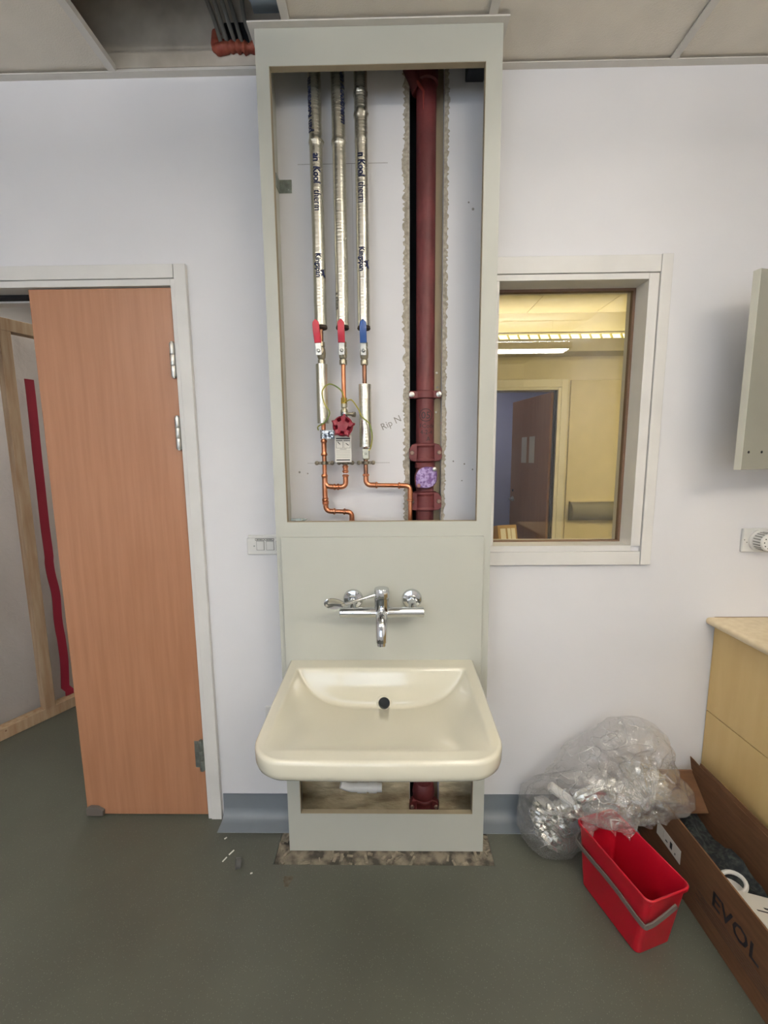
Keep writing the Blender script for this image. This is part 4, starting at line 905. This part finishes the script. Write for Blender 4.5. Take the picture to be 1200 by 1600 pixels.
# ================================================================== PLASTIC BAG
bag = thing('plastic_bag', (.75, -.15, 0), 'clear crumpled plastic bag of foil offcuts slumped over the red bucket', 'bag')
prof = [  # z, centre x, centre y, half x, half y
    (.002, .598, -.115, .075, .060), (.02, .598, -.115, .100, .080), (.07, .600, -.115, .118, .092), (.13, .603, -.105, .122, .090), (.18, .615, -.098, .130, .086), (.205, .640, -.105, .145, .090), (.23, .742, -.150, .232, .120),
    (.25, .790, -.165, .265, .128), (.29, .800, -.160, .255, .128), (.33, .800, -.150, .225, .118), (.37, .812, -.140, .190, .105), (.41, .840, -.130, .155, .092), (.45, .855, -.122, .120, .078), (.485, .862, -.118, .085, .06), (.505, .865, -.116, .045, .035), (.512, .865, -.116, .006, .006)]
bm2 = MB(); seg = 120; lev = 96
def pin(z):
    for a, b in zip(prof, prof[1:]):
        if a[0] <= z <= b[0]:
            t = (z - a[0]) / (b[0] - a[0]); t = t * t * (3 - 2 * t) if b[0] < .5 else t; return [a[i] + (b[i] - a[i]) * t for i in range(1, 5)]
    return prof[-1][1:]
def ridged(p, o=4):
    s = 0; a = 1
    for _ in range(o): s += a * (1 - abs(noise.noise(p)) * 2); p = Vector(p) * 2.1; a *= .5
    return s
for i in range(lev + 1):
    t = i / lev; z = .002 + .51 * (1 - (1 - t) ** 1.25) if t > .5 else .002 + .51 * (1 - .5 ** 1.25) * (t / .5); z = min(z, .512)
    cx3, cy3, hx, hy = pin(z)
    for k in range(seg):
        a = 2 * math.pi * k / seg; c_, s__ = math.cos(a), math.sin(a)
        d = Vector((c_, s__, 0)); q = Vector((cx3 + hx * c_, cy3 + hy * s__, z))
        w = ridged(Vector((q.x * 6.5, q.y * 6.5, z * 6.5 + q.x * 3))) * .014 - .012 + .010 * noise.noise((q.x * 16, q.y * 16, z * 9)) + .004 * ridged(Vector((q.x * 26, q.y * 22, z * 24)), 2)
        kx_, kz_ = q.x - .845, z - .335; kr = math.hypot(kx_, kz_)
        if s__ < 0: w += .007 * math.sin(math.atan2(kz_, kx_) * 17 + 2 * noise.noise((q.x * 5, 0, z * 5))) * min(1, kr / .06) * math.exp(-(kr / .2) ** 2) - .022 * math.exp(-(kr / .05) ** 2)
        w *= min(1, z / .03) * min(1, (.53 - z) / .08)
        q += d * w; q.y = min(q.y, -.008); q.z = max(z + .012 * noise.noise((q.x * 9, q.y * 9, 4)) * min(1, z / .05), .0015)
        bm2.v.append(q)
bm2.f = [(i * seg + k, i * seg + (k + 1) % seg, (i + 1) * seg + (k + 1) % seg, (i + 1) * seg + k) for i in range(lev) for k in range(seg)] + [tuple(range(seg))[::-1], tuple(lev * seg + k for k in range(seg))]
bm2.build('bag_film', M_bag, bag, angle=55)
# gathered neck and loose film at the front
kn = MB(); kc2 = Vector((.845, -.255, .335))
for r_, nlob, ph, hgt in ((.10, 9, .3, .03), (.075, 7, 1.1, .05)):
    nr, na = 10, 60; b0 = len(kn.v)
    for i in range(nr + 1):
        t = i / nr
        for k in range(na):
            a = 2 * math.pi * k / na; rr_ = r_ * t * (1 + .25 * math.sin(nlob * a + ph) * t) * (1.25 if math.sin(a) < 0 else .8)
            kn.v.append(kc2 + Vector((rr_ * math.cos(a), -.012 * (1 - t) - hgt * t * (1 - t) * 1.2 + .012 * t * math.sin(nlob * a * 2 + ph) + .035 * t * t, rr_ * math.sin(a) * .8)))
    kn.f += [(b0 + i * na + k, b0 + i * na + (k + 1) % na, b0 + (i + 1) * na + (k + 1) % na, b0 + (i + 1) * na + k) for i in range(nr) for k in range(na)]
kn.build('bag_knot', M_bag, bag, angle=60)
# flap of film hanging over the bucket rim
fp = MB(); nu, nv = 40, 16
for j in range(nv + 1):
    for i in range(nu + 1):
        u, v_ = i / nu, j / nv
        x = .640 + .215 * u; y = -.235 - .045 * v_ + .014 * math.sin(u * 19 + v_ * 4); z = .262 - (.030 + .022 * math.sin(u * 3.1) + .014 * math.sin(u * 11 + 1)) * v_ + .008 * math.sin(u * 27 + v_ * 5)
        fp.v.append(Vector((x, y, z)) + .012 * Vector((noise.noise((u * 9, v_ * 7, 1)), noise.noise((u * 9, v_ * 7, 5)), noise.noise((u * 9, v_ * 7, 9)))))
fp.f = [(j * (nu + 1) + i, j * (nu + 1) + i + 1, (j + 1) * (nu + 1) + i + 1, (j + 1) * (nu + 1) + i) for j in range(nv) for i in range(nu)]
fp.build('bag_flap', M_bag, bag, angle=70)
def crumple(name, c, dirv, L_, r, m, label, seedn, cat='offcut'):
    c = Vector(c); d = Vector(dirv).normalized(); mb = MB(); n = 16; sg = 18; u = d.cross(Vector((0, 0, 1))); u = u.normalized() if u.length > .1 else Vector((1, 0, 0)); w = d.cross(u)
    for i in range(n + 1):
        t = i / n - .5
        for k in range(sg):
            a = 2 * math.pi * k / sg; e_ = 1 - max(0, abs(t) * 2 - .85) / .15 * .5
            q = Vector((math.cos(a) * 2.2, math.sin(a) * 2.2, t * 7 + seedn * 3.1)); rr_ = r * e_ * (1 + .35 * noise.noise(q) + .22 * ridged(q * 1.7, 2) - .2)
            mb.v.append(c + d * (L_ * t) + (u * math.cos(a) + w * math.sin(a)) * rr_)
    mb.f = [(i * sg + k, i * sg + (k + 1) % sg, (i + 1) * sg + (k + 1) % sg, (i + 1) * sg + k) for i in range(n) for k in range(sg)] + [tuple(range(sg))[::-1], tuple(n * sg + k for k in range(sg))]
    o = mb.build(name, m, angle=22); tag(o, label, cat, 'scraps in the plastic bag'); return o
crumple('foil_offcut', (.600, -.120, .065), (.5, .2, .7), .11, .048, M_foilc, 'crushed silver foil offcut lowest in the bag, by the floor', 1)
crumple('foil_offcut', (.560, -.12, .135), (.3, .1, 1), .10, .036, M_foilc, 'upright crushed foil offcut at the left of the bag', 2)
crumple('foil_offcut', (.650, -.125, .150), (1, .1, .3), .11, .034, M_foilc, 'crushed foil offcut just left of the bucket inside the bag', 3)
crumple('foil_offcut', (.865, -.185, .288), (1, .2, .25), .20, .036, M_foilc, 'long shiny foil offcut in the bag above the bucket', 4)
crumple('foil_offcut', (.905, -.150, .325), (1, .3, -.5), .13, .03, M_foilc, 'foil offcut at the right of the bag near the box', 5)
crumple('foil_offcut', (.735, -.16, .262), (1, .1, .35), .17, .022, M_foilc, 'thin dull foil offcut in the middle of the bag', 6)
o = MB().tube([(.585, -.125, .248), (.655, -.155, .208)], .017, 16).tube([(.580, -.123, .251), (.585, -.125, .248)], [.012, .017], 16).build('plastic_tube', M_white); tag(o, 'short white plastic tube leaning inside the clear bag', 'tube', 'scraps in the plastic bag')

# ================================================================== SMALL THINGS ON THE FLOOR
cp = MB(); cpc = Vector((-.556, -.213, .0165)); cax = Vector((-1, -.35, .25)).normalized()
cp._lathe([(.006, -.012), (.0155, -.010), (.0165, -.004), (.0165, .006), (.0140, .0065), (.0135, -.006), (.004, -.0075)], cpc, cax, 24)
o = cp.build('pipe_cap', mat('dark_grey_rubber', '4c4c4a', .5)); tag(o, 'small dark grey cap lying on its side on the floor', 'cap')
rr = random.Random(5)
for k, (x, y, l, a, lb) in enumerate(((-.60, -.158, .011, 1.0, 'white plaster flake on the floor nearest the door frame'), (-.50, -.235, .004, .3, 'tiny white crumb between the cap and the panel'), (-.645, -.10, .005, .8, 'pale crumb on the floor beside the door jamb'), (-.615, -.185, .010, 1.1, 'thin pale shaving beside the dark cap'))):
    o = MB().obox((x, y, .0012), (math.cos(a), math.sin(a), 0), (-math.sin(a), math.cos(a), 0), (0, 0, 1), l, .0022, .001).build('plaster_flake', M_paper, bevel=.0004); tag(o, lb, 'debris', 'crumbs on the floor')
sm = MB().add([(-.365 + .014 * math.cos(a) * (1 + .4 * math.sin(3 * a)), -.262 + .026 * math.sin(a) * (1 + .3 * math.cos(2 * a)), .0006) for a in [2 * math.pi * k / 18 for k in range(18)]], [tuple(range(18))]); sm.build('dirt_smear', mat('brown_dirt', '4a3f31', .9, col2='5d5a50', scale=60), floor)

# ================================================================== CEILING VOID: CABLES AND FIRESTOP
ms = MB(); nb = 22
pts = [(-.546, -.004, 2.808), (-.548, -.008, 2.78), (-.545, -.012, 2.757), (-.525, -.014, 2.757), (-.50, -.012, 2.762), (-.47, -.014, 2.760), (-.44, -.012, 2.758), (-.395, -.012, 2.762)]
pp = smooth_path(pts, 5); ms.tube(pp, [.012 + .007 * (noise.noise((i * .55, 2, 1)) + .4) for i in range(len(pp))], 12)
ms.obox((-.47, -.002, 2.772), (1, 0, 0), (0, 1, 0), (0, 0, 1), .075, .004, .02)
o = ms.build('firestop_mastic', M_mastic, angle=60); tag(o, 'reddish firestop mastic smeared round cables above the ceiling', 'sealant')
for k, (xa, xb, yb2, lb) in enumerate(((-.528, -.592, -.05, 'leftmost grey cable rising into the open ceiling void'), (-.508, -.562, -.06, 'second grey cable from the left in the open ceiling void'), (-.484, -.535, -.07, 'third grey cable from the left in the open ceiling void'), (-.462, -.515, -.045, 'fourth grey cable from the left in the open ceiling void'), (-.43, -.452, -.06, 'rightmost grey cable rising beside the panel top'))):
    o = MB().tube(smooth_path([(xa, .0, 2.765), (xa - .004, -.022, 2.785), (xa - .016, yb2 + .02, 2.83), (xb, yb2, 2.98), (xb - .03, yb2, 3.295)], 6), .0068, 8).build('cable', M_cable); tag(o, lb, 'cable', 'cables in the ceiling void')
MB().box(XL, XR, -.004, -.0005, ZC + .026, VT).build('void_plaster', M_void, wall_back)
MB().obox((-.42, -.006, 2.80), (1, 0, 0), (0, 1, 0), (0, 0, 1), .10, .0015, .035).build('hole_shade_plate', M_dark, wall_back)  # flat dark plate painting the darkness of a hole round the cables

# ================================================================== SPACE BEYOND THE DOORWAY
pa = Vector((-2.047, .44, 0)); pdv = Vector((.163, .318, 0)).normalized(); pn_ = Vector((pdv.y, -pdv.x, 0))
fr_ = thing('timber_partition', (-1.95, .62, 0), 'temporary pine stud screen sheeted in milky plastic beyond the doorway', 'partition')
def along(t, off=0, z=0): return pa + pdv * t + pn_ * off + Vector((0, 0, z))
MB().obox(along(.35, -.03, .032), pdv, pn_, (0, 0, 1), .75, .03, .031).build('sole_plate', M_pine, fr_, bevel=.002)
MB().obox(along(.35, -.03, 2.14), pdv, pn_, (0, 0, 1), .75, .03, .031).build('head_plate', M_pine, fr_, bevel=.002)
for t in (-.33, .235, .47, .95): MB().obox(along(t, -.03, 1.0855), pdv, pn_, (0, 0, 1), .024, .031, 1.0225).build('stud', M_pine, fr_, bevel=.002)
sh = MB(); nu, nv = 70, 50
for j in range(nv + 1):
    for i in range(nu + 1):
        u = -.38 + 1.45 * i / nu; z = .02 + 2.14 * j / nv; w = -.066 - .02 + .02 * noise.noise((u * 5, z * 2.2, 2)) + .008 * noise.noise((u * 15 + z * 6, z * 5, 7)); sh.v.append(along(u, w, z))
sh.f = [(j * (nu + 1) + i, j * (nu + 1) + i + 1, (j + 1) * (nu + 1) + i + 1, (j + 1) * (nu + 1) + i) for j in range(nv) for i in range(nu)]
sh.build('plastic_sheet', M_sheet, fr_)
zp = MB(); nz2 = 60
for j in range(nz2 + 1):
    z = .06 + 1.83 * j / nz2; u = .332 + .012 * math.sin(z * 4) * (1 if z < .9 else .25) + .012 * noise.noise((z * 5, 1, 1)) * (1 if z < .9 else .2); hw2 = .021
    if z < .1: u += .02
    for s, o_ in ((-1, -.048), (1, -.048), (1, -.052), (-1, -.052)): zp.v.append(along(u + s * hw2, o_, z))
zp.f = [(j * 4 + k, j * 4 + (k + 1) % 4, (j + 1) * 4 + (k + 1) % 4, (j + 1) * 4 + k) for j in range(nz2) for k in range(4)] + [(0, 1, 2, 3), tuple(nz2 * 4 + k for k in range(4))]
zp.build('zip_strip', M_zip, fr_)
MB().box(-2.7, -.12, YB - .02, YB - .001, 0.0, .1).build('baseboard_far', M_skirt, kind='structure')

# ================================================================== ROOM BEHIND THE WINDOW
d2 = thing('door_2', (BX1, YB, 0), kind='structure')
MB().box(BX1, BX1 + .03, YB - .015, YB + WT, 0, 2.06).build('jamb', M_trimw, d2, bevel=.002)
MB().box(BX1 + .03, BX1 + .085, YB - .018, YB, 0, 2.13).build('architrave', M_trimw, d2, bevel=.002)
MB().box(BX0 - .06, BX1 + .03, YB - .018, YB, 2.062, 2.13).build('architrave', M_trimw, d2, bevel=.002)
MB().box(BX0, BX1, YB - .012, YB + WT, 2.04, 2.062).build('frame_head', M_trimw, d2)
da = math.radians(101); dd = Vector((math.cos(da), math.sin(da), 0)); dnn = Vector((-dd.y, dd.x, 0)); hp0 = Vector((BX1 - .012, YB + .06, 0))
lf = MB().obox(hp0 + dd * .36 + Vector((0, 0, 1.02)), dd, dnn, (0, 0, 1), .36, .022, 1.01).build('leaf', M_beech, d2, bevel=.0015)
hb_ = hp0 + dd * .66 + dnn * .022 + Vector((0, 0, 1.0))
MB().tube(fillet([hb_, hb_ + dnn * .05, hb_ + dnn * .05 - dd * .12], .012), .009, 10).lathe([(.026, 0), (.026, .008)], hb_, dnn, 20).build('lever_handle', M_steel, lf)
MB().lathe([(.013, 0), (.013, .006)], hb_ + Vector((0, 0, .09)), dnn, 14).build('lock_rose', M_dark, lf)
for s in (.30, .45):
    MB().obox(hp0 + dd * s + dnn * .0235 + Vector((0, 0, 1.52)), dd, dnn, (0, 0, 1), .05, .0008, .13).build('glass_reflection', M_paper, lf)  # pale cards stand for bright reflections in the window glass
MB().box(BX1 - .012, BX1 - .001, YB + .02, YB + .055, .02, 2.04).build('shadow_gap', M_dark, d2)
o = MB().box(1.61, 2.42, YB - .018, YB - .0005, .62, 2.12).build('wall_board', M_panelB, bevel=.004); tag(o, 'large beige wall board seen through the window right of the brown door', 'board')
gr = MB(); prof2 = [(0, 0)]
for k in range(15): a = math.pi * k / 14; prof2.append((-.085 * math.sin(a) ** .7, .085 - .085 * math.cos(a)))
pr2 = [(YB - .019 + a, .87 + b) for a, b in prof2[1:]]
gr.prism(pr2, lambda p: (1.64, p[0], p[1]), lambda p: (2.42, p[0], p[1])); o = gr.build('wall_bolster', M_grey, angle=50, bevel=.004); tag(o, 'dark grey rounded bolster on the wall board seen through the window', 'bolster')
MB().box(1.64, 2.42, YB - .06, YB - .019, 1.041, 1.046).build('painted_top_light', M_panelB, o)  # pale strip paints the light along the top of the bolster
tb_ = thing('side_table', (.80, 1.45, 0), 'small beech table behind the window below the sill', 'table')
MB().box(.45, 1.05, 1.25, 1.65, .74, .77).build('top', M_beech, tb_, bevel=.003)
for x, y in ((.48, 1.28), (1.02, 1.28), (.48, 1.62), (1.02, 1.62)): MB().box(x - .02, x + .02, y - .02, y + .02, 0, .74).build('leg', M_steel, tb_)
ct = thing('carton', (.83, 1.45, .77), 'small white printed carton tilted behind the bottom left of the glass', 'carton')
q1 = Vector((1, .25, 0)).normalized(); q3 = Vector((-.1, .25, 1)).normalized(); q2 = q3.cross(q1).normalized(); q3 = q1.cross(q2)
cc_ = Vector((.835, 1.46, .868)); MB().obox(cc_, q1, q2, q3, .075, .045, .09).build('body', mat('tan_carton', 'a3855f', .8), ct, bevel=.002)
for dx_, w in ((-.035, .02), (.012, .012), (.045, .016)): MB().obox(cc_ - q2 * .0455 + q1 * dx_, q1, q2, q3, w, .0006, .065).build('label', M_paper, ct)
